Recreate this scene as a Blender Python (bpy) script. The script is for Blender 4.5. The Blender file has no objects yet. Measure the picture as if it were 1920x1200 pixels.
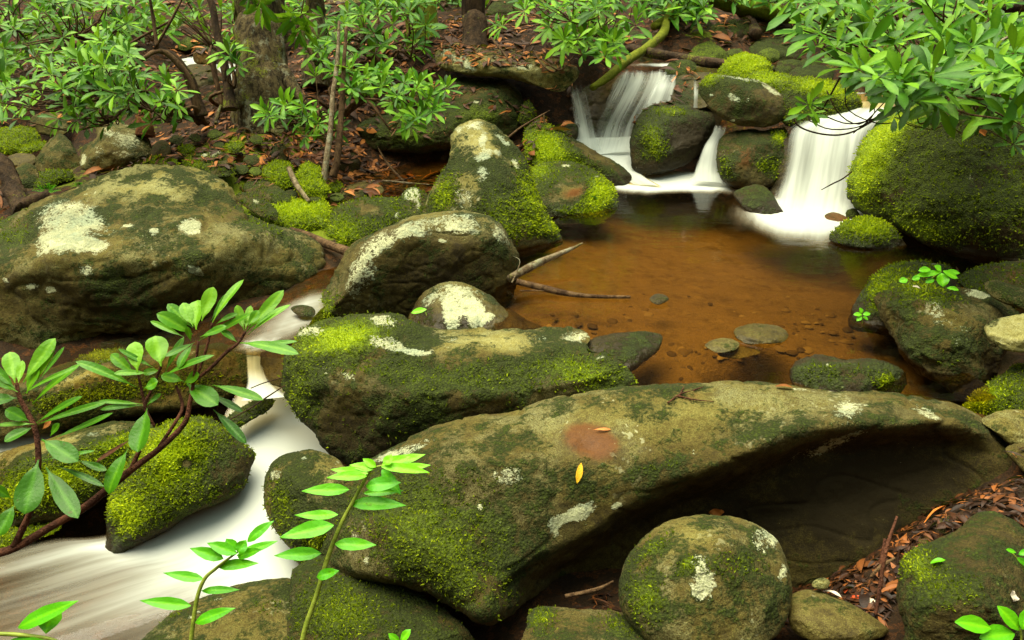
import bpy, math, random
import numpy as np
from mathutils import Vector, noise
from mathutils.geometry import delaunay_2d_cdt
from mathutils.bvhtree import BVHTree

SC = bpy.context.scene
COL = SC.collection
R = math.radians
rng = np.random.default_rng(7)
random.seed(7)

# ------------------------------------------------------------------ camera
FPX, CZ, TH = 1600.0, 1.4, R(25)
FWD = np.array([0, math.cos(TH), -math.sin(TH)])
UPV = np.array([0, math.sin(TH), math.cos(TH)])
RGT = np.array([1.0, 0, 0])
CAM = np.array([0, 0, CZ])
cd = bpy.data.cameras.new('camera')
cam = bpy.data.objects.new('camera', cd)
COL.objects.link(cam)
cam.location = CAM
cam.rotation_euler = (R(90) - TH, 0, 0)
cd.sensor_width = 36
cd.lens = FPX / 1920 * 36
cd.clip_start = .05
cd.clip_end = 500
SC.camera = cam


def P(px, py, d):
    """point seen at photo position (px,py) and d metres in front of the lens"""
    return CAM + d * (FWD + (px - 960) / FPX * RGT + (600 - py) / FPX * UPV)


def PN(px, py, d):
    px, py, d = np.asarray(px, float), np.asarray(py, float), np.asarray(d, float)
    return CAM + d[..., None] * (FWD + ((px - 960) / FPX)[..., None] * RGT + ((600 - py) / FPX)[..., None] * UPV)


def dz(py, z):
    return (CZ - z) / (math.sin(TH) - math.cos(TH) * (600 - py) / FPX)


def G(px, py, z):
    return P(px, py, dz(py, z))


# ------------------------------------------------------------------ object helpers
def tag(o, label=None, cat=None, group=None, kind=None):
    if label: o['label'] = label
    if cat: o['category'] = cat
    if group: o['group'] = group
    if kind: o['kind'] = kind
    return o


def mesh_obj(name, verts, faces, mat, parent=None, smooth=True, attrs=None, uv=None, origin=None):
    """verts (N,3) world; faces an (M,k) array or list; attrs {name: (N,) or (N,3)}"""
    verts = np.asarray(verts, float)
    if parent is not None:
        origin = np.zeros(3)
        verts = verts - np.array(parent.location)
        off = np.zeros(3)
    else:
        if origin is None:
            origin = np.array([verts[:, 0].mean(), verts[:, 1].mean(), verts[:, 2].min()])
        verts = verts - origin
    me = bpy.data.meshes.new(name)
    if isinstance(faces, np.ndarray):
        k = faces.shape[1]
        me.vertices.add(len(verts))
        me.vertices.foreach_set('co', verts.astype(np.float32).ravel())
        me.loops.add(faces.size)
        me.loops.foreach_set('vertex_index', faces.astype(np.int32).ravel())
        me.polygons.add(len(faces))
        me.polygons.foreach_set('loop_start', np.arange(0, faces.size, k, dtype=np.int32))
        me.update(calc_edges=True)
    else:
        me.from_pydata(verts.tolist(), [], faces)
        me.update()
    if smooth:
        me.polygons.foreach_set('use_smooth', np.ones(len(me.polygons), bool))
    for n, v in (attrs or {}).items():
        v = np.asarray(v, np.float32)
        if v.ndim == 1:
            a = me.attributes.new(n, 'FLOAT', 'POINT'); a.data.foreach_set('value', v)
        else:
            a = me.attributes.new(n, 'FLOAT_VECTOR', 'POINT'); a.data.foreach_set('vector', v.ravel())
    me.materials.append(mat)
    o = bpy.data.objects.new(name, me)
    COL.objects.link(o)
    if parent is not None:
        o.parent = parent
    else:
        o.location = origin
    return o


def empty(name, loc):
    o = bpy.data.objects.new(name, None)
    COL.objects.link(o)
    o.location = loc
    return o


class MB:
    """collects vertices, faces and per-vertex attributes of one mesh"""
    def __init__(s):
        s.v, s.f, s.a, s.n = [], [], [], 0

    def add(s, v, f, a=0.0):
        v = np.asarray(v, float)
        s.v.append(v)
        s.f.append(np.asarray(f) + s.n)
        s.a.append(np.full(len(v), a) if np.isscalar(a) else np.asarray(a, float))
        s.n += len(v)

    def build(s, name, mat, parent=None, **kw):
        at = kw.pop('attr', 'vary')
        return mesh_obj(name, np.concatenate(s.v), np.concatenate(s.f), mat, parent, attrs={at: np.concatenate(s.a)}, **kw)


def spline(pts, n):
    """Catmull-Rom through pts, n samples"""
    p = np.asarray(pts, float)
    if len(p) == 2:
        t = np.linspace(0, 1, n)[:, None]
        return p[0] * (1 - t) + p[1] * t
    q = np.vstack([2 * p[0] - p[1], p, 2 * p[-1] - p[-2]])
    m = len(p) - 1
    t = np.linspace(0, m - 1e-9, n)
    i = t.astype(int)
    u = (t - i)[:, None]
    a, b, c, d = q[i], q[i + 1], q[i + 2], q[i + 3]
    return .5 * (2 * b + (c - a) * u + (2 * a - 5 * b + 4 * c - d) * u ** 2 + (3 * b - a - 3 * c + d) * u ** 3)


def tube(mb, path, rad, sides=7, a=0.0, rough=0.0, seed=0.0, n=None):
    path = np.asarray(path, float)
    n = n or max(4, len(path) * 3)
    p = spline(path, n)
    rad = np.interp(np.linspace(0, 1, n), np.linspace(0, 1, len(np.atleast_1d(rad))), np.atleast_1d(rad)) if np.size(rad) > 1 else np.full(n, rad)
    t = np.gradient(p, axis=0)
    t /= np.linalg.norm(t, axis=1)[:, None] + 1e-9
    ref = np.array([0.31, 0.2, 0.93]) if abs(t[0] @ np.array([0.31, 0.2, 0.93])) < .9 else np.array([1.0, 0.1, 0])
    x = np.cross(t, ref); x /= np.linalg.norm(x, axis=1)[:, None]
    y = np.cross(t, x)
    th = np.linspace(0, 2 * math.pi, sides, endpoint=False)
    rr = np.ones((n, sides))
    if rough:
        for i in range(n):
            for j in range(sides):
                c, s_ = math.cos(th[j]), math.sin(th[j])
                rr[i, j] += rough * noise.fractal((p[i, 0] * 9 + c * 2 + seed, p[i, 1] * 9 + s_ * 2, p[i, 2] * 5), .8, 2, 4)
    v = p[:, None, :] + (x[:, None, :] * np.cos(th)[None, :, None] + y[:, None, :] * np.sin(th)[None, :, None]) * (rad[:, None] * rr)[..., None]
    v = v.reshape(-1, 3)
    f = []
    i, j = np.meshgrid(np.arange(n - 1), np.arange(sides), indexing='ij')
    k = (j + 1) % sides
    f = np.stack([i * sides + j, i * sides + k, (i + 1) * sides + k, (i + 1) * sides + j], -1).reshape(-1, 4)
    v = np.vstack([v, p[:1], p[-1:]])
    c0, c1 = n * sides, n * sides + 1
    jj = np.arange(0, sides)
    cap0 = np.stack([np.full(sides, c0), (jj + 1) % sides, jj, np.full(sides, c0)], -1)
    cap1 = np.stack([np.full(sides, c1), (n - 1) * sides + jj, (n - 1) * sides + (jj + 1) % sides, np.full(sides, c1)], -1)
    mb.add(v, f, a)
    base = mb.n - len(v)
    # caps as triangles stored as thin quads would be degenerate: use a midpoint fan of real quads only when sides is even
    if sides % 2 == 0:
        q0 = np.array([[c0, (j + 2) % sides, j + 1, j] for j in range(0, sides, 2)])
        q1 = np.array([[c1, (n - 1) * sides + j, (n - 1) * sides + j + 1, (n - 1) * sides + (j + 2) % sides] for j in range(0, sides, 2)])
        mb.f.append(q0 + base); mb.f.append(q1 + base)


# ------------------------------------------------------------------ node helper
class NT:
    def __init__(s, name):
        s.m = bpy.data.materials.new(name)
        s.m.use_nodes = True
        s.t = s.m.node_tree
        s.t.nodes.clear()
        s.out = s.t.nodes.new('ShaderNodeOutputMaterial')

    def n(s, typ, ins=None, **props):
        nd = s.t.nodes.new('ShaderNode' + typ)
        for k, v in props.items():
            setattr(nd, k, v)
        for k, v in (ins or {}).items():
            sock = nd.inputs[k]
            if isinstance(v, bpy.types.NodeSocket):
                s.t.links.new(v, sock)
            else:
                sock.default_value = v
        return nd

    def attr(s, name):
        return s.n('Attribute', attribute_name=name).outputs['Fac']

    def pos(s):
        return s.n('NewGeometry').outputs['Position']

    def noise(s, vec, scale, detail=4, rough=.6, out='Fac', dist=0.0):
        return s.n('TexNoise', {'Vector': vec, 'Scale': scale, 'Detail': detail, 'Roughness': rough, 'Distortion': dist}).outputs[out]

    def math(s, op, a, b=0.0, c=None, clamp=False):
        ins = {0: a, 1: b}
        if c is not None: ins[2] = c
        return s.n('Math', ins, operation=op, use_clamp=clamp).outputs[0]

    def ramp(s, v, lo, hi, a=0.0, b=1.0, smooth=True):
        return s.n('MapRange', {'Value': v, 'From Min': lo, 'From Max': hi, 'To Min': a, 'To Max': b},
                   interpolation_type='SMOOTHSTEP' if smooth else 'LINEAR').outputs[0]

    def mix(s, f, a, b, mode='MIX'):
        nd = s.t.nodes.new('ShaderNodeMix')
        nd.data_type = 'RGBA'; nd.blend_type = mode
        for idx, v in ((0, f), (6, a), (7, b)):
            if isinstance(v, bpy.types.NodeSocket): s.t.links.new(v, nd.inputs[idx])
            else: nd.inputs[idx].default_value = v if idx == 0 else (*v[:3], 1)
        return nd.outputs[2]

    def end(s, shader):
        s.t.links.new(shader, s.out.inputs['Surface'])
        return s.m


def C(r, g, b):
    return (r, g, b, 1)
# ------------------------------------------------------------------ materials
def mat_rock():
    t = NT('mossy_rock')
    p = t.pos()
    moss_a, lich_a, tone_a, rust_a, wet_a = (t.attr(x) for x in ('moss', 'lichen', 'tone', 'rust', 'wet'))
    n1 = t.noise(p, 5, 6, .65)
    n2 = t.noise(p, 19, 6, .7)
    n3 = t.noise(p, 75, 4, .7)
    n4 = t.noise(p, 260, 3, .7)
    # stone: dark umber to pale grey-olive
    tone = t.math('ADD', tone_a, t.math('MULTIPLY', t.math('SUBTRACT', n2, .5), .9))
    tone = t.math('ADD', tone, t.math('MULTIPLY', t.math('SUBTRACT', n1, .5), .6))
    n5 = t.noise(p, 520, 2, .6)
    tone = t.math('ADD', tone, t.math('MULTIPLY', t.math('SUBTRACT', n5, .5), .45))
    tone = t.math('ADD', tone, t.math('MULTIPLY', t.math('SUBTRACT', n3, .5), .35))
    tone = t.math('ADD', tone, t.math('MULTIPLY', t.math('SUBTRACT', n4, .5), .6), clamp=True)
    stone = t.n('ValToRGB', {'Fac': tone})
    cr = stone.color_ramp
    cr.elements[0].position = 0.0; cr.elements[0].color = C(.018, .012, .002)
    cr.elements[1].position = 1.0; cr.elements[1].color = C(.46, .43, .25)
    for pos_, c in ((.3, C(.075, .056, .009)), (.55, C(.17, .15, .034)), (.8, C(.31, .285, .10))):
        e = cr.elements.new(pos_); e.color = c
    col = stone.outputs['Color']
    # rust / tannin stain
    rust = t.ramp(t.math('ADD', rust_a, t.math('MULTIPLY', t.math('SUBTRACT', n2, .5), .8)), .35, .75)
    col = t.mix(t.math('MULTIPLY', rust, .95), col, t.mix(n3, (.07, .022, .002), (.15, .055, .006)))
    # pale freckles of crustose lichen
    vor = t.n('TexVoronoi', {'Vector': t.n('VectorMath', {0: p, 1: t.n('VectorMath', {0: t.noise(p, 60, 2, .5, 'Color'), 'Scale': .035}, operation='SCALE').outputs[0]}, operation='ADD').outputs[0], 'Scale': 34, 'Randomness': 1}).outputs['Distance']
    size = t.math('MULTIPLY', t.ramp(t.noise(p, 7, 2, .5), .42, .72), .42)
    fre = t.ramp(t.math('SUBTRACT', size, vor), -.03, .05)
    fre = t.math('MULTIPLY', fre, t.math('MULTIPLY', t.ramp(tone_a, .15, .5), t.ramp(t.noise(p, 2.6, 2, .5), .42, .6)))
    col = t.mix(t.math('MULTIPLY', fre, .6), col, (.42, .42, .24))
    film = t.math('MULTIPLY', t.ramp(t.noise(p, 3.4, 6, .72), .46, .60), t.ramp(n4, .38, .58))
    film = t.math('MULTIPLY', film, t.math('MULTIPLY', t.ramp(tone_a, .18, .5), .5))
    film = t.math('MULTIPLY', film, t.math('SUBTRACT', 1.0, rust))
    col = t.mix(film, col, t.mix(n2, (.18, .20, .08), (.36, .37, .19)))
    # moss
    up = t.n('SeparateXYZ', {0: t.n('NewGeometry').outputs['Normal']}).outputs[2]
    mm = t.math('ADD', moss_a, t.math('MULTIPLY', t.math('SUBTRACT', n1, .5), 2.0))
    mm = t.math('ADD', mm, t.math('MULTIPLY', t.math('SUBTRACT', n2, .5), 1.3))
    mm = t.math('ADD', mm, t.math('MULTIPLY', t.math('SUBTRACT', n3, .5), .9))
    mm = t.math('ADD', mm, t.math('MULTIPLY', up, .12))
    moss = t.ramp(mm, .28, .56)
    lush = t.math('ADD', t.math('MULTIPLY', t.ramp(moss_a, .32, 1.22), .85), t.math('MULTIPLY', t.math('SUBTRACT', n2, .5), .8))
    lush = t.math('ADD', lush, t.math('MULTIPLY', t.math('SUBTRACT', n4, .5), .8))
    clump = t.n('TexVoronoi', {'Vector': p, 'Scale': 120}).outputs['Distance']
    lush = t.math('ADD', lush, t.math('MULTIPLY', t.math('SUBTRACT', .42, clump), .4))
    lush = t.math('ADD', lush, t.math('MULTIPLY', t.math('SUBTRACT', n3, .5), .7), clamp=True)
    mc = t.n('ValToRGB', {'Fac': lush})
    cr = mc.color_ramp
    cr.elements[0].position = 0; cr.elements[0].color = C(.020, .028, .002)
    cr.elements[1].position = 1; cr.elements[1].color = C(.31, .41, .006)
    for pos_, c in ((.3, C(.056, .078, .003)), (.6, C(.135, .20, .004))):
        e = cr.elements.new(pos_); e.color = c
    col = t.mix(moss, col, mc.outputs['Color'])
    # painted lichen rosettes, ragged edge
    le = t.math('ADD', lich_a, t.math('MULTIPLY', t.math('SUBTRACT', n2, .5), .85))
    le = t.math('ADD', le, t.math('MULTIPLY', t.math('SUBTRACT', n3, .5), 1.0))
    le = t.math('ADD', le, t.math('MULTIPLY', t.math('SUBTRACT', n4, .5), .55))
    lich = t.math('MULTIPLY', t.ramp(le, .30, .42), .94)
    lc = t.mix(t.ramp(n4, .3, .7), (.28, .30, .14), (.56, .57, .36))
    lc = t.mix(t.ramp(n1, .48, .62), lc, t.mix(n4, (.22, .27, .15), (.44, .49, .33)))
    col = t.mix(lich, col, lc)
    # relief
    h = t.math('ADD', t.math('MULTIPLY', n2, .35), t.math('MULTIPLY', n3, .5))
    h = t.math('ADD', h, t.math('MULTIPLY', n4, t.math('ADD', .25, t.math('MULTIPLY', moss, .55))))
    h = t.math('ADD', h, t.math('MULTIPLY', moss, t.math('SUBTRACT', .9, clump)))
    h = t.math('ADD', h, t.math('MULTIPLY', lich, .15))
    bump = t.n('Bump', {'Height': h, 'Strength': .8, 'Distance': .010}).outputs[0]
    ro = t.math('SUBTRACT', .9, t.math('MULTIPLY', wet_a, .6), clamp=True)
    b = t.n('BsdfPrincipled', {'Base Color': col, 'Roughness': ro, 'Normal': bump})
    b.inputs['Specular IOR Level'].default_value = .25
    return t.end(b.outputs[0])


def mat_ground():
    t = NT('forest_floor')
    p = t.pos()
    n1 = t.noise(p, 2.2, 5, .65); n2 = t.noise(p, 30, 5, .75); n3 = t.noise(p, 130, 3, .7)
    vor = t.n('TexVoronoi', {'Vector': p, 'Scale': 34}).outputs['Color']
    v = t.n('SeparateColor', {0: vor}).outputs[0]
    c = t.n('ValToRGB', {'Fac': t.math('ADD', t.math('MULTIPLY', v, .6), t.math('MULTIPLY', n2, .4))})
    cr = c.color_ramp
    cr.elements[0].color = C(.014, .008, .002); cr.elements[1].color = C(.24, .085, .02)
    e = cr.elements.new(.5); e.color = C(.040, .019, .005)
    e = cr.elements.new(.72); e.color = C(.10, .036, .008)
    col = t.mix(t.ramp(n3, .3, .7), c.outputs[0], (.02, .011, .005))
    sand = t.attr('sand')
    vor2 = t.n('TexVoronoi', {'Vector': p, 'Scale': 17}).outputs['Color']
    g = t.math('ADD', t.math('MULTIPLY', t.n('SeparateColor', {0: vor2}).outputs[1], .35), t.math('MULTIPLY', t.ramp(t.noise(p, 14, 6, .75), .3, .7), .65))
    sc = t.mix(g, (.075, .046, .013), (.19, .125, .046))
    sc = t.mix(t.ramp(t.noise(p, 9, 5, .7), .42, .62), sc, (.145, .092, .032))
    sc = t.mix(t.math('MULTIPLY', t.ramp(n3, .55, .7), .6), sc, (.075, .043, .013))
    col = t.mix(sand, col, sc)
    moss = t.ramp(t.math('ADD', t.attr('moss'), t.math('ADD', t.math('MULTIPLY', t.math('SUBTRACT', n1, .5), 1.4), t.math('MULTIPLY', t.math('SUBTRACT', n2, .5), .9))), .4, .6)
    mc = t.mix(n3, (.03, .042, .002), (.22, .28, .004))
    col = t.mix(moss, col, mc)
    h = t.math('ADD', t.math('MULTIPLY', v, .6), t.math('ADD', n2, t.math('MULTIPLY', n3, .4)))
    bump = t.n('Bump', {'Height': h, 'Strength': .9, 'Distance': .02}).outputs[0]
    b = t.n('BsdfPrincipled', {'Base Color': col, 'Roughness': .85, 'Normal': bump})
    b.inputs['Specular IOR Level'].default_value = .2
    return t.end(b.outputs[0])


def mat_leaf(name, dark, mid, light, rough=.34, trans=.25, spec=.5, blem=0.0):
    t = NT(name)
    v = t.attr('vary')
    p = t.pos()
    v = t.math('ADD', v, t.math('MULTIPLY', t.math('SUBTRACT', t.noise(p, 40, 3, .6), .5), .35), clamp=True)
    r_ = t.n('ValToRGB', {'Fac': v})
    cr = r_.color_ramp
    cr.elements[0].color = C(*dark); cr.elements[1].color = C(*light)
    e = cr.elements.new(.5); e.color = C(*mid)
    col = r_.outputs[0]
    if blem: col = t.mix(t.math('MULTIPLY', t.ramp(t.noise(p, 38, 3, .6), .66, .72), blem), col, (.10, .05, .01))
    bump = t.n('Bump', {'Height': t.noise(p, 160, 2, .5), 'Strength': .25, 'Distance': .004}).outputs[0]
    b = t.n('BsdfPrincipled', {'Base Color': col, 'Roughness': rough, 'Normal': bump})
    b.inputs['Specular IOR Level'].default_value = spec
    tr = t.n('BsdfTranslucent', {'Color': t.mix(.5, col, (.25, .40, .02))})
    m = t.n('MixShader', {0: trans, 1: b.outputs[0], 2: tr.outputs[0]})
    return t.end(m.outputs[0])


def mat_bark(name, dark, light, moss=0.0, scale=1.0, spots=0.0):
    t = NT(name)
    p = t.pos()
    q = t.n('Mapping', {'Vector': p, 'Scale': (1, 1, .35)}).outputs[0]
    n1 = t.noise(q, 22 * scale, 6, .75); n2 = t.noise(p, 6, 4, .6); n3 = t.noise(p, 90, 3, .7)
    col = t.mix(t.ramp(n1, .36, .66), dark, light)
    if spots:
        col = t.mix(t.math('MULTIPLY', t.ramp(t.noise(p, 14, 5, .75), .54, .60), spots), col, (.34, .36, .24))
    if moss:
        mm = t.ramp(t.math('ADD', n2, t.math('MULTIPLY', t.math('SUBTRACT', n3, .5), .5)), .62 - moss * .4, .78 - moss * .4)
        col = t.mix(mm, col, t.mix(n3, (.04, .05, .004), (.26, .30, .012)))
    bump = t.n('Bump', {'Height': t.math('ADD', n1, t.math('MULTIPLY', n3, .4)), 'Strength': 1, 'Distance': .02}).outputs[0]
    b = t.n('BsdfPrincipled', {'Base Color': col, 'Roughness': .85, 'Normal': bump})
    b.inputs['Specular IOR Level'].default_value = .2
    return t.end(b.outputs[0])


def mat_plain(name, c0, c1, rough=.7, scale=20):
    t = NT(name)
    p = t.pos()
    col = t.mix(t.ramp(t.noise(p, scale, 5, .7), .3, .7), c0, c1)
    b = t.n('BsdfPrincipled', {'Base Color': col, 'Roughness': rough,
                               'Normal': t.n('Bump', {'Height': t.noise(p, scale * 3, 3, .6), 'Strength': .5, 'Distance': .006}).outputs[0]})
    b.inputs['Specular IOR Level'].default_value = .3
    return t.end(b.outputs[0])


def white_water(t, fac=None, fac_col=(.66, .70, .64)):
    c = C(*fac_col) if fac is None else t.mix(fac, (.42, .34, .21), fac_col)
    d = t.n('BsdfDiffuse', {'Color': c})
    tr = t.n('BsdfTranslucent', {'Color': c})
    return t.n('MixShader', {0: .3, 1: d.outputs[0], 2: tr.outputs[0]}).outputs[0]


def mat_water():
    """clear tannin water that turns to white aerated water where the foam attribute says so"""
    t = NT('stream_water')
    p = t.pos()
    foam = t.attr('foam')
    flow = t.n('Attribute', attribute_name='flow').outputs['Vector']
    st = t.noise(t.n('Mapping', {'Vector': flow, 'Scale': (15, 1.0, 1)}).outputs[0], 1.6, 5, .6, dist=.35)
    st2 = t.noise(t.n('Mapping', {'Vector': flow, 'Scale': (5, .8, 1)}).outputs[0], 1.3, 3, .5, dist=.6)
    f0 = t.math('ADD', foam, t.math('MULTIPLY', t.math('SUBTRACT', st, .5), .24))
    f0 = t.math('ADD', f0, t.math('MULTIPLY', t.math('SUBTRACT', st2, .5), .6))
    f = t.math('MULTIPLY', t.ramp(f0, .05, .95), .98)
    bump = t.n('Bump', {'Height': t.noise(t.n('Mapping', {'Vector': p, 'Scale': (1, 2.2, 1)}).outputs[0], 5, 3, .5), 'Strength': .07, 'Distance': .03}).outputs[0]
    clear = t.n('BsdfTransparent', {'Color': C(.86, .67, .33)})
    gl = t.n('BsdfGlossy', {'Color': C(1, 1, 1), 'Roughness': .08, 'Normal': bump})
    fr = t.n('Fresnel', {'IOR': 1.33, 'Normal': bump})
    surf = t.n('MixShader', {0: fr.outputs[0], 1: clear.outputs[0], 2: gl.outputs[0]})
    m = t.n('MixShader', {0: f, 1: surf.outputs[0], 2: white_water(t, t.ramp(f0, .15, .75))})
    return t.end(m.outputs[0])


def mat_fall():
    """falling curtain: white strands with gaps one sees through"""
    t = NT('falling_water')
    foam = t.attr('foam')
    flow = t.n('Attribute', attribute_name='flow').outputs['Vector']
    st = t.noise(t.n('Mapping', {'Vector': flow, 'Scale': (30, .55, 1)}).outputs[0], 1.5, 4, .65, dist=.25)
    st2 = t.noise(t.n('Mapping', {'Vector': flow, 'Scale': (8, .5, 1)}).outputs[0], 1.5, 3, .5, dist=.3)
    f = t.math('ADD', foam, t.math('MULTIPLY', t.math('SUBTRACT', st, .5), t.math('SUBTRACT', 1.25, foam)))
    f = t.math('ADD', f, t.math('MULTIPLY', t.math('SUBTRACT', st2, .5), 1.5))
    f = t.math('MULTIPLY', t.ramp(f, .10, 1.15), .96)
    m = t.n('MixShader', {0: f, 1: t.n('BsdfTransparent', {'Color': C(1, 1, 1)}).outputs[0], 2: white_water(t)})
    return t.end(m.outputs[0])


M = dict(
    rock=mat_rock(), ground=mat_ground(), water=mat_water(), fall=mat_fall(),
    rhodo=mat_leaf('rhododendron_leaf', (.012, .050, .002), (.055, .20, .004), (.22, .46, .012), .45, .28, .24, .5),
    near_rhodo=mat_leaf('near_rhododendron_leaf', (.013, .07, .002), (.060, .22, .003), (.19, .44, .008), .38, .25, .27, .6),
    fetter=mat_leaf('fetterbush_leaf', (.035, .24, .003), (.09, .44, .004), (.24, .72, .006), .38, .3, .32, .35),
    deadleaf=mat_leaf('dead_leaf', (.018, .007, .002), (.11, .032, .005), (.42, .15, .028), .6, .1, .25),
    darkleaf=mat_leaf('dark_dead_leaf', (.010, .004, .0015), (.05, .016, .004), (.26, .085, .018), .55, .05, .25),
    pebble=mat_leaf('river_pebble', (.035, .02, .007), (.09, .056, .019), (.18, .125, .05), .7, 0.0, .2),
    moss_tuft=mat_leaf('moss_tuft', (.036, .050, .002), (.20, .26, .005), (.50, .60, .008), .7, .35, .1),
    orange=mat_plain('orange_leaf', (.42, .12, .02), (.60, .22, .04), .5, 60),
    red=mat_plain('red_leaf', (.55, .04, .01), (.62, .10, .02), .5, 60),
    yellow=mat_plain('yellow_leaf', (.85, .42, .01), (.9, .55, .03), .5, 90),
    pale=mat_plain('pale_leaf', (.50, .42, .32), (.62, .56, .44), .6, 60),
    twig=mat_bark('twig_bark', (.045, .022, .009), (.17, .10, .045)),
    dark_twig=mat_bark('dark_twig_bark', (.018, .010, .005), (.07, .035, .014)),
    red_stem=mat_bark('reddish_stem_bark', (.05, .018, .010), (.16, .06, .03)),
    green_stem=mat_plain('green_stem', (.16, .22, .02), (.28, .34, .04), .5, 30),
    grey_bark=mat_bark('lichened_bark', (.020, .013, .005), (.15, .112, .045), .16, 1.6, .4),
    dark_bark=mat_bark('dark_bark', (.022, .013, .007), (.085, .050, .024), .12),
    moss_bark=mat_bark('mossy_bark', (.04, .028, .012), (.11, .075, .03), .9),
    birch=mat_bark('pale_bark', (.09, .055, .025), (.30, .24, .14), .1, 1.2, .5),
    stump=mat_bark('rotten_wood', (.07, .022, .008), (.30, .12, .035)),
)
# ------------------------------------------------------------------ boulders
ROCKS = {}


def seg_dist(pts, poly):
    a = poly; b = np.roll(poly, -1, 0)
    out = np.empty(len(pts))
    d = b - a
    L2 = (d ** 2).sum(1) + 1e-9
    for s in range(0, len(pts), 4000):
        q = pts[s:s + 4000, None, :]
        u = np.clip(((q - a) * d).sum(2) / L2, 0, 1)
        out[s:s + 4000] = np.sqrt((((a + u[..., None] * d) - q) ** 2).sum(2).min(1))
    return out


def inside(pts, poly):
    x, y = pts[:, 0], pts[:, 1]
    c = np.zeros(len(pts), bool)
    n = len(poly)
    for i in range(n):
        x0, y0 = poly[i]; x1, y1 = poly[(i + 1) % n]
        m = (y0 > y) != (y1 > y)
        with np.errstate(divide='ignore', invalid='ignore'):
            c ^= m & (x < (x1 - x0) * (y - y0) / (y1 - y0 + 1e-12) + x0)
    return c


def closed_spline(p, step):
    q = np.vstack([p[-1:], p, p[:2]])
    out = []
    for i in range(1, len(p) + 1):
        a, b, c, d = q[i - 1], q[i], q[i + 1], q[i + 2]
        n = max(1, int(np.hypot(*(c - b)[:2]) / step))
        for u in np.arange(n) / n:
            out.append(.5 * (2 * b + (c - a) * u + (2 * a - 5 * b + 4 * c - d) * u ** 2 + (3 * b - a - 3 * c + d) * u ** 3))
    return np.array(out)


def solve_u(poly, ridges, m_per_px, k, q=.5):
    hm = max([float(np.max(h)) for _, h in ridges], default=.1)
    """swelling of the stone: Poisson solution with crease lines, on a coarse-to-fine lattice (photo pixels)"""
    x0, y0 = poly.min(0) - 4; x1, y1 = poly.max(0) + 4
    w = max(x1 - x0, y1 - y0)
    levels = (22, 44, 88, 150) if w > 160 else (22, 44, 80)
    u = None
    for li, nn in enumerate(levels):
        c = w / nn
        nx, ny = int((x1 - x0) / c) + 2, int((y1 - y0) / c) + 2
        gx, gy = np.meshgrid(x0 + np.arange(nx) * c, y0 + np.arange(ny) * c)
        ins = inside(np.stack([gx.ravel(), gy.ravel()], 1), poly).reshape(ny, nx)
        if u is None:
            v = np.zeros((ny, nx))
        else:
            fx = np.clip((gx - x0) / pc, 0, pu.shape[1] - 1.001); fy = np.clip((gy - y0) / pc, 0, pu.shape[0] - 1.001)
            ix, iy = fx.astype(int), fy.astype(int); ax, ay = fx - ix, fy - iy
            v = pu[iy, ix] * (1 - ax) * (1 - ay) + pu[iy, ix + 1] * ax * (1 - ay) + pu[iy + 1, ix] * (1 - ax) * ay + pu[iy + 1, ix + 1] * ax * ay
        fixed = np.zeros((ny, nx), bool); fv = np.zeros((ny, nx))
        for pts, h in ridges:
            pts = np.asarray(pts, float)
            hh = np.broadcast_to(np.asarray(h, float), (len(pts),))
            s = spline(np.column_stack([pts, hh]), max(2, int(len(pts) * 2 * nn / 8)))
            ix = np.clip(np.round((s[:, 0] - x0) / c).astype(int), 0, nx - 1); iy = np.clip(np.round((s[:, 1] - y0) / c).astype(int), 0, ny - 1)
            fixed[iy, ix] = True; fv[iy, ix] = hm * hm * (np.maximum(s[:, 2], 1e-3) / hm) ** (1 / q)
        src = 4 * k * k * (c * m_per_px) ** 2
        free = ins & ~fixed
        its = (700, 260, 160, 110)[li]
        v[~ins] = 0
        v[fixed & ins] = fv[fixed & ins]
        om = 1.0
        for _ in range(its):
            a = np.zeros_like(v)
            a[1:-1, 1:-1] = .25 * (v[:-2, 1:-1] + v[2:, 1:-1] + v[1:-1, :-2] + v[1:-1, 2:] + src)
            v = np.where(free, a, v)
        pu, pc, u = v, c, v
    # soften the creases a little
    for _ in range(2):
        a = v.copy()
        a[1:-1, 1:-1] = (v[1:-1, 1:-1] * 4 + v[:-2, 1:-1] + v[2:, 1:-1] + v[1:-1, :-2] + v[1:-1, 2:]) / 8
        v = np.where(ins, a, 0)
    return v, x0, y0, pc, hm


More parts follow.
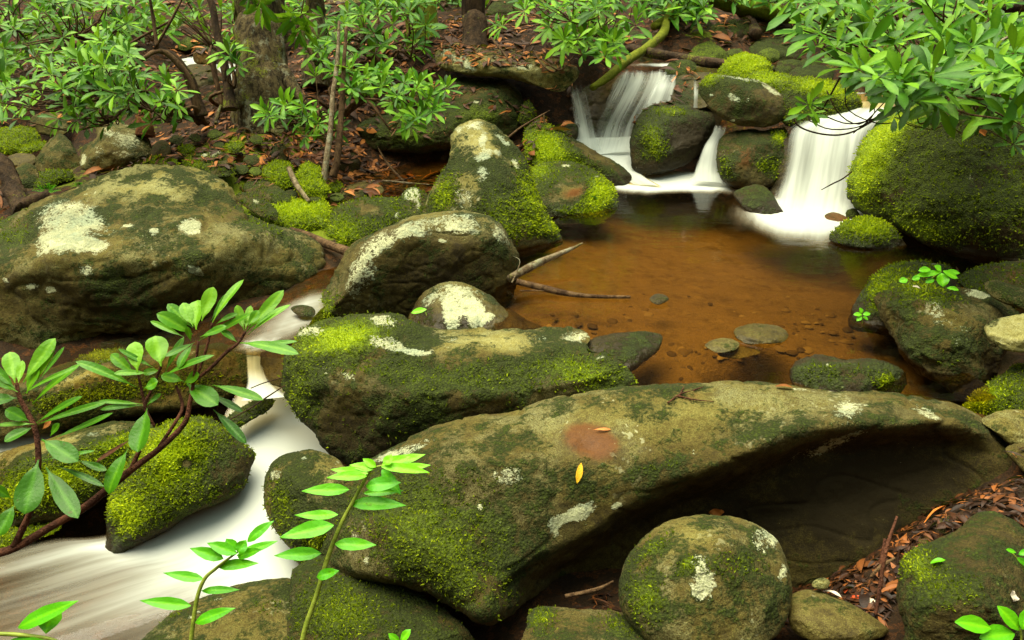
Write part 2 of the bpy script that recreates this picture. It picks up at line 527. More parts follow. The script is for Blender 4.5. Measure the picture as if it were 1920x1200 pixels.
def rock(name, label, out, db, dt, k=.75, ridges=(), paint=(), moss=.25, tone=.3, rust=0., lichen=0., wet=0., amp=.022, back=.8,
         res=None, cat='rock', group=None, wetline=None, freq=1.0, facets=5, strata=.8, q=.56):
    """A boulder whose outline seen from the path is `out` (photo position, optional extra metres of distance);
    dt / db = distance of its top / bottom edge from the lens; ridges = crease lines with their swell in metres;
    paint = (attribute, x, y, rx, ry, rotation, amount) growths, stains and tone on its surface; some low T is painted shade."""
    o = np.array([(p[0], p[1], p[2] if len(p) > 2 else 0.0) for p in out], float)
    if o[:, 0].max() - o[:, 0].min() < 1: raise ValueError(name)
    if db > 6:      # far stones sit on the hillside where one sees them
        sh = min(0, gdepth(o[:, 0].mean(), o[:, 1].max() - 2) + .08 - db)
        db += sh; dt += sh
    A = 0.5 * np.sum(o[:, 0] * np.roll(o[:, 1], -1) - np.roll(o[:, 0], -1) * o[:, 1])
    if A < 0: o = o[::-1]; A = -A
    size_px = math.sqrt(A)
    s = res or min(5.0, max(2.3, size_px / 90))
    rim3 = closed_spline(o, s)
    poly = rim3[:, :2].copy()
    ymin, ymax = o[:, 1].min(), o[:, 1].max()
    lin = lambda y: dt + (db - dt) * (y - ymin) / (ymax - ymin)
    dmean = (dt + db) / 2
    mpp = dmean / FPX
    size = size_px * mpp
    u, x0, y0, c, hm = solve_u(poly, ridges, mpp, k, q if ridges else .5)
    # sample points
    gx, gy = np.meshgrid(np.arange(poly[:, 0].min(), poly[:, 0].max(), s), np.arange(poly[:, 1].min(), poly[:, 1].max(), s * .87))
    gx[1::2] += s / 2
    pts = np.stack([gx.ravel(), gy.ravel()], 1)
    pts += rng.uniform(-.15, .15, pts.shape) * s
    pts = pts[inside(pts, poly)]
    pts = pts[seg_dist(pts, poly) > 1.15 * s]
    tang = np.roll(poly, -1, 0) - np.roll(poly, 1, 0)
    tang /= np.linalg.norm(tang, axis=1)[:, None] + 1e-9
    nor = np.stack([-tang[:, 1], tang[:, 0]], 1)
    rings = []
    for off in (.14, .42, .85):
        r_ = poly + nor * off * s
        ok = inside(r_, poly) & (seg_dist(r_, poly) > off * s * .75)
        rings.append(r_[ok])
    inner = np.vstack(rings + [pts])
    nb = len(poly)
    allp = np.vstack([poly, inner])
    res_ = delaunay_2d_cdt([Vector(p) for p in allp], [], [list(range(nb))], 1, 1e-6)
    vv = np.array([(p.x, p.y) for p in res_[0]])
    tri = np.array([f for f in res_[2] if len(f) == 3])
    d = seg_dist(vv, poly)
    rim = d < 1e-4
    # rim distance, carried inward
    b = np.empty(len(vv))
    dd = rim3[:, 2]
    if np.abs(dd).max() > 0:
        for i in range(0, len(vv), 4000):
            w = 1 / (((vv[i:i + 4000, None] - poly[None]) ** 2).sum(2) + 4) ** 1.2
            b[i:i + 4000] = (w * dd).sum(1) / w.sum(1)
    else:
        b[:] = 0
    b += lin(vv[:, 1])
    fx = np.clip((vv[:, 0] - x0) / c, 0, u.shape[1] - 1.001); fy = np.clip((vv[:, 1] - y0) / c, 0, u.shape[0] - 1.001)
    ix, iy = fx.astype(int), fy.astype(int); ax, ay = fx - ix, fy - iy
    uu = u[iy, ix] * (1 - ax) * (1 - ay) + u[iy, ix + 1] * ax * (1 - ay) + u[iy + 1, ix] * (1 - ax) * ay + u[iy + 1, ix + 1] * ax * ay
    uu *= np.clip(d / (1.2 * c), 0, 1)
    h = np.sqrt(np.maximum(uu, 0)) if not ridges else hm * (np.maximum(uu, 0) / (hm * hm)) ** q
    h[rim] = 0
    n0 = len(vv)
    front = PN(vv[:, 0], vv[:, 1], b - h)
    bidx = np.full(n0, -1)
    inn = np.where(~rim)[0]
    bidx[inn] = n0 + np.arange(len(inn))
    bidx[rim] = np.where(rim)[0]
    backv = PN(vv[inn, 0], vv[inn, 1], b[inn] + back * h[inn])
    V = np.vstack([front, backv])
    qp = np.concatenate([vv, vv[inn]])
    isf = np.concatenate([np.ones(n0), np.zeros(len(inn))])
    ftri = tri
    btri = bidx[tri][:, ::-1]
    F = np.vstack([ftri, btri])
    # orient: the front must face the lens
    e1 = V[ftri[:, 1]] - V[ftri[:, 0]]; e2 = V[ftri[:, 2]] - V[ftri[:, 0]]
    if (np.cross(e1, e2) * (CAM - V[ftri[:, 0]])).sum() < 0:
        F = F[:, ::-1]

    def normals(V):
        fn = np.cross(V[F[:, 1]] - V[F[:, 0]], V[F[:, 2]] - V[F[:, 0]])
        N = np.zeros_like(V)
        for j in range(3):
            np.add.at(N, F[:, j], fn)
        return N / (np.linalg.norm(N, axis=1)[:, None] + 1e-12)
    N = normals(V)
    sd = (hash_label(label) % 997) * 1.37
    # fracture planes: shave the swelling stone along a few flat faces
    fr_ = random.Random(hash_label(label))
    cen = V.mean(0)
    for _ in range(facets):
        a = fr_.uniform(-.8, .8); b_ = fr_.uniform(-.35, .8)
        nv = RGT * math.sin(a) * math.cos(b_) - FWD * math.cos(a) * math.cos(b_) + UPV * math.sin(b_)
        pr = (V - cen) @ nv
        top = pr.max(); cut = top * (1 - fr_.uniform(.10, .24))
        cut = max(cut, np.quantile(pr, .86))
        ex = np.minimum(np.maximum(0, pr - cut), .10 * size)
        V = V - nv * (ex * .78)[:, None]
    N = normals(V)
    fr = 1.6 / max(size, .12) * freq
    tl = fr_.uniform(-.5, .5); bands = fr_.uniform(1.3, 2.3)
    ds = np.empty(len(V))
    for i, p in enumerate(V):
        x, y, z = p * fr
        f1 = noise.fractal((x + sd, y, z * 1.5), .9, 2.1, 3)
        f2 = noise.fractal((x * 4.5 + sd, y * 4.5, z * 5.5), .75, 2.1, 4)
        f3 = abs(noise.noise((x * 1.7 + sd * 2, y * 1.7, z * 2.4)))
        f4 = abs(noise.noise((x * 3.1 - sd, y * 3.1, z * 6.5)))
        la = (z * math.cos(tl) + x * math.sin(tl)) * bands + noise.noise((x * .9, y * .9 + sd, z * .5)) * 1.3
        saw = la - math.floor(la)
        led = (min(saw / .78, (1 - saw) / .22) - .5) * strata * (.35 + .65 * max(0, noise.noise((x * .7 + 9, y * .7, z + sd)) + .35))
        ds[i] = f1 * .95 + f2 * .5 - f3 * .8 - max(0, .075 - f4) * 6 + led * .9 + .35
    V = V + N * (ds * amp * size)[:, None]
    # attributes
    at = dict(moss=np.full(len(V), float(moss) + .05), lichen=np.full(len(V), float(lichen)), tone=np.full(len(V), float(tone)),
              rust=np.full(len(V), float(rust)), wet=np.full(len(V), float(wet)))
    key = dict(M='moss', L='lichen', T='tone', R='rust', W='wet')
    for (w, x, y, rx, ry, rot, amt) in paint:
        ca, sa = math.cos(R(rot)), math.sin(R(rot))
        X, Y = qp[:, 0] - x, qp[:, 1] - y
        e = ((X * ca + Y * sa) / rx) ** 2 + ((-X * sa + Y * ca) / ry) ** 2
        f = np.clip(1 - e, 0, 1) if w == 'L' else np.exp(-1.1 * e)
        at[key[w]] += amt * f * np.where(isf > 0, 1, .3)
    if wetline is not None:
        f = np.clip(1 - (V[:, 2] - wetline) / .06, 0, 1)
        at['wet'] += f * .9; at['tone'] -= f * .35; at['moss'] -= f * .4
    # moss cushions and grain stand proud of the stone
    mk = np.clip((at['moss'] - .15) / .5, .12, 1)
    N = normals(V)
    gn = np.array([noise.noise(p * 48) * .6 + noise.noise(p * 110) * .5 for p in V])
    cu = np.array([max(0, noise.noise(p * 13) + .15) for p in V]) * np.clip((at['moss'] - .45) / .4, 0, 1)
    V = V + N * (gn * mk * .005 * min(1.6, dmean / 2.2) + cu * .016)[:, None]
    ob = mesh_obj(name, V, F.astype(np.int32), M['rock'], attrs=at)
    tag(ob, label, cat, group)
    # living moss: short tufts standing on the thick cushions
    w_ = np.clip((at['moss'][:n0] - .38) * 1.5, 0, .95) * (N[:n0, 2] > -.35)
    pick = np.where(rng.random(n0) < w_)[0]
    if len(pick) > 60 and dmean < 5.6:
        mbm = MB()
        c_ = np.repeat(V[pick], 2, 0) + rng.normal(0, .35 * s * mpp, (len(pick) * 2, 3))
        nn = np.repeat(N[pick], 2, 0) + rng.normal(0, .55, (len(pick) * 2, 3)); nn /= np.linalg.norm(nn, axis=1)[:, None]
        tt = np.cross(nn, rng.normal(0, 1, nn.shape)); tt /= np.linalg.norm(tt, axis=1)[:, None]
        ln = rng.uniform(.005, .011, len(c_))[:, None] * min(1.5, dmean / 2.6); wd = ln * .28
        b0 = c_ - nn * .002
        q4 = np.stack([b0 - tt * wd, b0 + tt * wd, b0 + nn * ln + tt * wd * .35, b0 + nn * ln - tt * wd * .35], 1).reshape(-1, 3)
        lush = np.clip((np.repeat(at['moss'][pick], 2) - .28) / .72 + rng.normal(0, .16, len(c_)), 0, 1)
        mbm.add(q4, np.arange(len(q4)).reshape(-1, 4), np.repeat(lush, 4))
        mbm.build('moss', M['moss_tuft'], ob)['kind'] = 'stuff'
    ROCKS[label] = (V, F)
    return ob


def hash_label(s):
    h = 5381
    for ch in s:
        h = (h * 33 + ord(ch)) & 0xffffffff
    return h


def blob(x, y, rx, ry, n=9, jit=.12, flat=.0, seed=0):
    """rough oval outline for the small background stones"""
    r_ = random.Random(seed + int(x * 13 + y * 7))
    o = []
    for i in range(n):
        a = 2 * math.pi * i / n
        f = 1 + r_.uniform(-jit, jit)
        yy = math.sin(a) * ry * f
        if yy > 0: yy *= (1 - flat)
        o.append((x + math.cos(a) * rx * f, y + yy))
    return o
# ------------------------------------------------------------------ ground sheet
ANCH = [(1250, 450, -.24), (1400, 500, -.24), (1150, 520, -.16), (1300, 600, -.12), (1400, 660, -.085), (1300, 700, -.08), (1600, 600, -.16), (1500, 430, -.25), (1650, 530, -.22), (1800, 500, -.22), (1200, 390, -.2), (1060, 480, -.10),
        (1000, 585, -.07), (1750, 700, -.16), (1350, 640, -.09), (1200, 600, -.10), (1550, 680, -.10),
        (740, 345, -.04), (690, 355, -.02), (780, 330, -.05), (560, 345, .05), (600, 425, .0), (450, 335, .13), (350, 275, .2), (300, 292, .14), (450, 235, .28), (430, 185, .36), (550, 225, .28), (620, 290, .10), (700, 310, .01),
        (500, 290, .18), (400, 320, .12), (540, 300, .12), (700, 123, .5), (900, 92, .6), (600, 140, .42), (1000, 88, .62), (1100, 66, .70), (820, 70, .66), (1250, 55, .60), (1200, 122, .36), (1300, 104, .36), (1250, 86, .40), (1180, 135, .35),
        (1130, 285, -.05), (1200, 305, -.1), (1300, 335, -.1), (1800, 470, -.1), (1620, 190, .35), (1850, 100, .75), (1700, 120, .6), (1500, 120, .45), (1420, 60, .62),
        (300, 640, -.25), (100, 700, -.3), (480, 610, -.14), (560, 560, -.10), (600, 520, -.06), (540, 800, -.5), (500, 900, -.56), (350, 1050, -.62), (100, 1150, -.62), (0, 1000, -.58), (620, 800, -.5), (430, 640, -.15), (30, 840, -.45), (100, 790, -.42),
        (800, 760, -.42), (900, 1170, -.5), (1100, 1110, -.44), (1050, 1080, -.42), (700, 1150, -.52), (400, 1190, -.55), (1400, 800, -.35), (1560, 1060, -.54), (1650, 1000, -.44), (1400, 1060, -.54), (1750, 930, -.30), (1550, 1150, -.33), (1655, 1110, -.27), (1710, 1000, -.18), (1800, 945, -.10), (1900, 905, -.06), (1880, 830, -.1), (1500, 1110, -.50),
        (1200, 1190, -.4), (1900, 1150, -.15), (1380, 1190, -.38), (1500, 900, -.32), (1040, 900, -.4), (1000, 1190, -.48),
        (30, 225, .0), (100, 290, -.03), (0, 340, .0), (200, 335, .1), (20, 290, -.03), (420, 150, .30), (345, 106, .45), (395, 130, .33), (100, 60, .60), (250, 60, .62), (100, 10, .72), (300, 10, .75), (600, 25, .72), (450, 60, .58), (1500, 25, .70), (1000, 22, .78), (1250, 15, .8),
        (1700, 30, .85), (200, 150, .42), (60, 140, .45), (1880, 650, -.12)]
AX = np.array([G(x, y, z) for x, y, z in ANCH])
extra = np.array([(-7, 2, .9), (-7, 6, 1.2), (-5, 0, .4), (7, 2, 1.1), (7, 6, 1.6), (4.5, 0, .5), (0, -2.5, .1), (-3, -2, .0), (3, -2, .3), (-5, 11, 1.6), (0, 12, 1.9), (5, 11, 1.9), (-3.2, 3, .25), (3.4, 2.6, .3), (3.6, 5, .9), (-4, 5.6, .55)])
AX = np.vstack([AX, extra])
_d = np.linalg.norm(AX[:, None, :2] - AX[None, :, :2], axis=2)
_n = len(AX)
_A = np.zeros((_n + 3, _n + 3)); _A[:_n, :_n] = _d + np.eye(_n) * -.03
_A[:_n, _n] = 1; _A[:_n, _n + 1:] = AX[:, :2]; _A[_n:, :_n] = _A[:_n, _n:].T
_W = np.linalg.solve(_A, np.concatenate([AX[:, 2], np.zeros(3)]))


def ground_z(xy):
    xy = np.asarray(xy, float).reshape(-1, 2)
    out = np.empty(len(xy))
    for i in range(0, len(xy), 5000):
        q = xy[i:i + 5000]
        d = np.linalg.norm(q[:, None] - AX[None, :, :2], axis=2)
        out[i:i + 5000] = d @ _W[:_n] + _W[_n] + q @ _W[_n + 1:]
    # unseen ravine sides all round, added steep to block side skylight
    x, y = xy[:, 0], xy[:, 1]
    ex = np.maximum(0, np.abs(x - .3) - 5.2); eyf = np.maximum(0, y - 9.5); eyb = np.maximum(0, -1.6 - y)
    e = np.sqrt(ex ** 2 + eyf ** 2 + eyb ** 2)
    near = np.clip(1 - e / 3, 0, 1)
    rav = 1.1 * e + .25 * np.sin(x * .9 + y * .6) * np.minimum(e, 2)
    rav = np.where(e > 14, 1.1 * 14 + (e - 14) * .15, rav)
    return out * near + (1 - near) * .9 + rav


def gdepth(px, py):
    d = np.arange(2.0, 14, .05)
    q = PN(np.full(len(d), px), np.full(len(d), py), d)
    below = q[:, 2] < ground_z(q[:, :2])
    return d[np.argmax(below)] if below.any() else 12.0


def axis(lo, hi, a, b, fine, n_out):
    mid = np.arange(a, b, fine)
    l = a - np.geomspace(fine, a - lo, n_out)[::-1]
    r_ = b + np.geomspace(fine, hi - b, n_out)
    return np.concatenate([l, mid, r_])


gxs = axis(-90, 90, -4.2, 4.2, .04, 36); gys = axis(-90, 110, 1.2, 8.6, .04, 36)
GX, GY = np.meshgrid(gxs, gys)
gz = ground_z(np.stack([GX.ravel(), GY.ravel()], 1))
gp = np.stack([GX.ravel(), GY.ravel(), gz], 1)
dn = np.array([noise.fractal((p[0] * 3, p[1] * 3, 0), .9, 2.1, 5) for p in gp])
POOL = np.array([G(x, y, 0)[:2] for x, y in [(930, 500), (1000, 440), (1100, 385), (1180, 325), (1350, 325), (1480, 325), (1640, 380), (1720, 440), (1850, 470), (1960, 490), (1900, 620), (1900, 770), (1700, 770), (1300, 760), (1100, 740), (900, 620)]])
dist_p = seg_dist(gp[:, :2], POOL); inp = inside(gp[:, :2], POOL)
sand = np.clip(np.where(inp, .5 + dist_p / .1, .5 - dist_p / .1), 0, 1)
BK = np.array([G(x, y, 0.02)[:2] for x, y in [(640, 375), (600, 330), (700, 320), (830, 300), (860, 380), (760, 390)]])
sand = np.maximum(sand, inside(gp[:, :2], BK) * .7)
LS = np.array([G(x, y, -.3)[:2] for x, y in [(-100, 800), (300, 640), (560, 540), (660, 560), (660, 900), (560, 1200), (-200, 1300)]])
sand = np.maximum(sand, inside(gp[:, :2], LS) * .08)
gp[:, 2] += dn * np.where(sand > .3, .012, .03)
mossg = np.full(len(gp), .02)
for (x, y, z, r_, a) in [(560, 350, .05, .5, .6), (450, 340, .1, .45, .55), (420, 300, .15, .35, .4), (520, 260, .2, .3, .3), (1700, 150, .5, .8, .3), (1400, 80, .6, .8, .3), (200, 180, .4, .6, .3), (80, 330, .1, .3, .5), (550, 420, .0, .4, .5), (1300, 60, .6, .5, .2)]:
    c_ = G(x, y, z)
    mossg += a * np.exp(-((gp[:, 0] - c_[0]) ** 2 + (gp[:, 1] - c_[1]) ** 2) / r_ ** 2)
ny_, nx_ = GX.shape
ii, jj = np.meshgrid(np.arange(ny_ - 1), np.arange(nx_ - 1), indexing='ij')
gf = np.stack([ii * nx_ + jj, ii * nx_ + jj + 1, (ii + 1) * nx_ + jj + 1, (ii + 1) * nx_ + jj], -1).reshape(-1, 4)
go = mesh_obj('ground', gp, gf, M['ground'], attrs=dict(sand=sand, moss=mossg), origin=np.zeros(3))
tag(go, 'forest floor of brown leaf litter and pool bed rising into wooded hillsides, steep sides added out of view against side skylight', 'ground', kind='structure')


# ------------------------------------------------------------------ water
def poly_sheet(name, label, poly_xyz, step, foam_fn, flow_dir, cat, mat='water', zfn=None):
    poly = np.asarray(poly_xyz)[:, :2]
    rim = closed_spline(np.column_stack([poly, np.zeros(len(poly))]), step)[:, :2]
    gx, gy = np.meshgrid(np.arange(rim[:, 0].min(), rim[:, 0].max(), step), np.arange(rim[:, 1].min(), rim[:, 1].max(), step))
    pts = np.stack([gx.ravel(), gy.ravel()], 1)
    pts = pts[inside(pts, rim)]
    pts = pts[seg_dist(pts, rim) > step * .5]
    allp = np.vstack([rim, pts])
    rs = delaunay_2d_cdt([Vector(p) for p in allp], [], [list(range(len(rim)))], 1, 1e-7)
    v = np.array([(p.x, p.y) for p in rs[0]])
    tri = np.array([f for f in rs[2] if len(f) == 3], np.int32)
    a, b_, c_ = v[tri[:, 0]], v[tri[:, 1]], v[tri[:, 2]]
    cr = (b_[:, 0] - a[:, 0]) * (c_[:, 1] - a[:, 1]) - (b_[:, 1] - a[:, 1]) * (c_[:, 0] - a[:, 0])
    tri[cr < 0] = tri[cr < 0][:, ::-1]
    z = zfn(v) if zfn else np.full(len(v), poly_xyz[0][2])
    fd = np.array(flow_dir) / np.linalg.norm(flow_dir)
    flow = np.stack([v @ np.array([-fd[1], fd[0]]), v @ fd, np.zeros(len(v))], 1)
    o = mesh_obj(name, np.column_stack([v, z]), tri, M[mat], attrs=dict(foam=foam_fn(v), flow=flow))
    return tag(o, label, cat, kind='structure')


def g2(px, py, z=0.0):
    return G(px, py, z)[:2]


def spot(v, px, py, z, rx, ry, amt, rot=0):
    c_ = g2(px, py, z)
    X, Y = v[:, 0] - c_[0], v[:, 1] - c_[1]
    a = R(rot)
    e = ((X * math.cos(a) + Y * math.sin(a)) / rx) ** 2 + ((-X * math.sin(a) + Y * math.cos(a)) / ry) ** 2
    return amt * np.exp(-e)


def pool_foam(v):
    f = np.full(len(v), -.55)
    f += spot(v, 1530, 398, 0, .40, .26, 1.45) + spot(v, 1500, 428, 0, .36, .26, .55) + spot(v, 1570, 395, 0, .2, .2, .8) + spot(v, 1460, 388, 0, .15, .2, .6)
    f += spot(v, 1270, 336, 0, .42, .20, 1.5) + spot(v, 1210, 338, 0, .25, .2, 1.0) + spot(v, 1330, 340, 0, .2, .2, .9) + spot(v, 1255, 352, 0, .5, .22, .5)
    f += spot(v, 1510, 455, 0, .30, .55, .5) + spot(v, 1180, 355, 0, .2, .3, .3)
    f += spot(v, 1370, 652, 0, .07, .025, .75, 10) + spot(v, 1415, 638, 0, .06, .02, .8) + spot(v, 1225, 668, 0, .10, .05, .65, 40)
    return f


poly_sheet('pool', 'still amber brown pool between the boulders', [G(x, y, 0) for x, y in
           [(940, 470), (1000, 430), (1100, 385), (1150, 350), (1170, 322), (1350, 322), (1500, 330), (1640, 380), (1720, 430), (1850, 465), (1960, 480), (1960, 530), (1850, 560), (1820, 620), (1800, 680), (1860, 730), (1850, 752),
            (1700, 748), (1500, 737), (1300, 737), (1210, 742), (1140, 728), (1100, 690), (1010, 645), (930, 615), (930, 540)]], .045, pool_foam, (-.35, -1), 'pool')
poly_sheet('cave_pool', 'shallow brown water at the mouth of the dark cave', [G(x, y, .03) for x, y in [(640, 372), (650, 345), (700, 325), (800, 300), (850, 300), (850, 400), (760, 395)]], .06, lambda v: np.full(len(v), -.8), (1, 0), 'pool')


def loft(name, label, secs, mat, foam, cat, n=60, m=22, swell=0.0, sag=None):
    """water sheet lofted through cross-sections ((px,py,d|None,z|None) left, right)"""
    L, Rr = [], []
    for l, r_ in secs:
        L.append(l); Rr.append(r_)
    L, Rr = spline(np.array(L), n), spline(np.array(Rr), n)
    u = np.linspace(0, 1, m)
    v = L[:, None] * (1 - u)[None, :, None] + Rr[:, None] * u[None, :, None]
    ln = np.concatenate([[0], np.cumsum(np.linalg.norm(np.diff((L + Rr) / 2, axis=0), axis=1))])
    wd = np.linalg.norm(Rr - L, axis=1)
    flow = np.zeros((n, m, 3)); flow[..., 0] = (u[None] - .5) * wd[:, None] + 3; flow[..., 1] = ln[:, None]
    for i in range(n):
        for j in range(m):
            p = v[i, j]
            e = math.sin(math.pi * u[j]) ** .6
            w = swell * (noise.noise((flow[i, j, 0] * 9, flow[i, j, 1] * 1.2, 3.3)) + .6 * e)
            v[i, j] = p + np.array([0, -w * .8, w * .6])
    tt = np.linspace(0, 1, n)
    fo = np.interp(tt, np.linspace(0, 1, len(foam)), foam)[:, None] * np.ones((1, m))
    edge = np.minimum(u, 1 - u)
    fo = fo - .9 * np.clip(1 - edge / .16, 0, 1)[None] ** 1.5
    i, j = np.meshgrid(np.arange(n - 1), np.arange(m - 1), indexing='ij')
    f = np.stack([i * m + j, (i + 1) * m + j, (i + 1) * m + j + 1, i * m + j + 1], -1).reshape(-1, 4)
    o = mesh_obj(name, v.reshape(-1, 3), f, M[mat], attrs=dict(foam=fo.ravel(), flow=flow.reshape(-1, 3)))
    return tag(o, label, cat, kind='structure')


# left: upper channel, drop and white chute down to the lower left
def chan_foam(v):
    f = np.full(len(v), -.45)
    f += spot(v, 560, 590, -.04, .24, .18, .8, 40) + spot(v, 590, 545, -.04, .12, .2, .6) + spot(v, 510, 630, -.05, .2, .14, .5, 30) + spot(v, 478, 655, -.06, .08, .08, .5)
    return f


poly_sheet('channel_water', 'dark channel water running white where it squeezes in beside the huge boulder', [G(x, y, -.05) for x, y in
           [(-150, 735), (0, 690), (120, 655), (250, 630), (380, 605), (480, 575), (540, 545), (585, 515), (640, 495), (660, 530), (600, 580), (570, 625), (556, 668), (495, 668), (462, 664), (400, 655), (300, 662), (200, 672), (100, 698), (0, 730), (-150, 780)]], .05,
           chan_foam, (-.8, -.6), 'stream', zfn=lambda v: np.full(len(v), -.052))
zb_ = -.30
loft('little_drop', 'slim fall of white water dropping into the chute', [(G(440, 640, -.045), G(540, 630, -.045)), (G(454, 652, -.046), G(510, 648, -.046)), (P(458, 668, 3.36), P(500, 664, 3.36)), (P(461, 695, 3.24), P(497, 690, 3.25)), (P(462, 722, 3.18), P(508, 716, 3.18)), (P(450, 752, 3.12), P(540, 744, 3.12))],
     'fall', [.3, .5, .5, .55, .75, 1.1], 'waterfall', 60, 24)
loft('white_chute', 'milky white chute sweeping down to the lower left corner',
     [(G(440, 742, -.27), G(585, 700, -.27)), (G(420, 785, -.32), G(600, 760, -.32)), (G(440, 835, -.36), G(640, 835, -.37)), (G(425, 905, -.40), G(560, 900, -.40)), (G(330, 960, -.425), G(560, 1000, -.425)),
      (G(190, 1000, -.44), G(590, 1105, -.44)), (G(60, 1000, -.447), G(500, 1180, -.447)), (G(-120, 1010, -.45), G(360, 1300, -.45)), (G(-330, 1010, -.455), G(100, 1500, -.455))],
     'water', [1.1, 1.15, 1.1, 1.1, 1.05, .85, .55, .36, .3], 'stream', 110, 50, .010)
loft('side_trickle', 'pale trickle passing behind the left boulders', [(G(-60, 790, -.36), G(140, 770, -.36)), (G(-60, 830, -.40), G(130, 815, -.40)), (G(-60, 880, -.43), G(100, 880, -.43))], 'water', [.5, .8, .6], 'stream', 20, 14)

# falls into the pool
UPZ = .46
loft('curtain_fall', 'wide curtain of white strands dropping beside the cave',
     [(P(1148, 128, 5.95), P(1262, 128, 5.95)), (P(1150, 141, 5.74), P(1255, 137, 5.74)), (P(1140, 158, 5.62), P(1256, 152, 5.62)), (P(1122, 205, 5.52), P(1232, 190, 5.50)), (P(1108, 240, 5.50), P(1208, 230, 5.48)), (P(1098, 275, 5.46), P(1200, 265, 5.46)), (P(1090, 292, 5.42), P(1196, 285, 5.42))],
     'fall', [-.2, .45, .6, .36, .36, .62, .95], 'waterfall', 70, 60, .015)
loft('left_strand', 'pale outer strand of the curtain fall below the slab end', [(P(1064, 150, 5.64), P(1092, 150, 5.64)), (P(1066, 180, 5.56), P(1104, 178, 5.56)), (P(1074, 230, 5.5), P(1116, 230, 5.5)), (P(1078, 282, 5.44), P(1128, 282, 5.44))],
     'fall', [.25, .42, .45, .8], 'waterfall', 50, 20, .01)
loft('fan_strand', 'fan of water sliding over the right shoulder of the curtain fall', [(P(1240, 142, 5.7), P(1272, 140, 5.7)), (P(1222, 168, 5.5), P(1268, 160, 5.5)), (P(1204, 205, 5.44), P(1262, 190, 5.44)), (P(1190, 240, 5.42), P(1258, 225, 5.42))],
     'fall', [.5, .75, .65, .7], 'waterfall', 40, 26, .01)
loft('thin_strand', 'thin strand trickling over the wet brown rock sheet', [(P(1298, 150, 5.3), P(1312, 150, 5.3)), (P(1300, 175, 5.16), P(1310, 175, 5.16)), (P(1299, 202, 5.15), P(1309, 202, 5.15))], 'fall', [.3, .55, .5], 'waterfall', 20, 8)
loft('foam_run', 'white run-out from the curtain fall down to the pool', [(G(1060, 262, .10), G(1215, 255, .10)), (G(1078, 275, .08), G(1205, 275, .08)), (G(1092, 288, .055), G(1200, 295, .055)), (G(1130, 305, .035), G(1195, 315, .035)), (G(1160, 328, .012), G(1215, 335, .012)), (G(1180, 345, .004), G(1240, 350, .004))],
     'water', [.9, 1.2, 1.2, .95, .85, .7], 'stream', 50, 26, .012)
loft('spout_fall', 'narrow spout falling between the dark boulder and the brown boulder', [(P(1336, 236, 5.35), P(1366, 236, 5.35)), (P(1334, 249, 5.2), P(1362, 249, 5.2)), (P(1318, 275, 5.06), P(1350, 275, 5.06)), (P(1304, 310, 5.03), P(1350, 312, 5.0)), (P(1290, 338, 5.0), P(1362, 345, 4.96))],
     'fall', [.3, .75, .68, .62, .85], 'waterfall', 50, 24, .012)
loft('broad_waterfall', 'broad milk-white waterfall pouring into the pool beside the enormous boulder',
     [(P(1560, 176, 5.3), P(1690, 176, 5.3)), (P(1545, 200, 5.12), P(1690, 196, 5.12)), (P(1500, 228, 4.92), P(1662, 222, 4.92)), (P(1474, 245, 4.82), P(1640, 248, 4.80)), (P(1470, 285, 4.74), P(1626, 285, 4.74)), (P(1462, 335, 4.68), P(1616, 335, 4.68)), (P(1444, 385, 4.6), P(1614, 385, 4.6)), (P(1436, 404, 4.52), P(1616, 408, 4.52))],
     'fall', [.5, .75, .9, .82, .78, .82, 1.0, 1.1], 'waterfall', 80, 50, .02)


def up_foam(v):
    f = np.full(len(v), -.45)
    f += spot(v, 1270, 95, UPZ, .35, .5, 1.3) + spot(v, 1235, 122, UPZ, .3, .12, 1.2) + spot(v, 1300, 88, UPZ, .4, .3, .6) + spot(v, 1340, 130, UPZ, .3, .2, .4)
    return f


poly_sheet('upper_brook', 'upper brook sliding toward the lip of the falls', [G(x, y, UPZ) for x, y in [(1100, 148), (1140, 130), (1180, 112), (1215, 92), (1240, 76), (1330, 76), (1420, 95), (1480, 120), (1400, 140), (1330, 150), (1262, 143), (1200, 141), (1150, 142)]], .06, up_foam, (-.1, -1), 'stream')
poly_sheet('upper_right_brook', 'right arm of the upper brook behind the hanging bush', [G(x, y, .44) for x, y in [(1470, 150), (1500, 115), (1560, 105), (1700, 110), (1760, 150), (1720, 185), (1640, 190), (1560, 188), (1490, 175)]], .08, lambda v: np.full(len(v), .1), (-.5, -1), 'stream')
loft('far_cascade', 'small white cascade beyond the left trees', [(P(330, 98, 6.9), P(372, 98, 6.9)), (P(335, 112, 6.6), P(378, 116, 6.6)), (P(345, 124, 6.5), P(385, 128, 6.5))], 'water', [.8, 1.1, .8], 'waterfall', 20, 12)
loft('far_fall', 'little white fall beside the big lichened trunk', [(P(398, 122, 6.4), P(456, 118, 6.4)), (P(402, 132, 6.2), P(456, 128, 6.2)), (P(410, 158, 6.05), P(456, 156, 6.05))], 'fall', [.7, .85, .9], 'waterfall', 24, 26, .01)
poly_sheet('left_back_channel', 'brown back channel behind the huge boulder', [G(x, y, .035) for x, y in [(-200, 240), (0, 222), (80, 228), (160, 262), (160, 300), (60, 330), (0, 345), (-200, 370)]], .1, lambda v: np.full(len(v), -.3) + spot(v, 150, 275, .035, .2, .1, .8), (-1, -.2), 'stream')


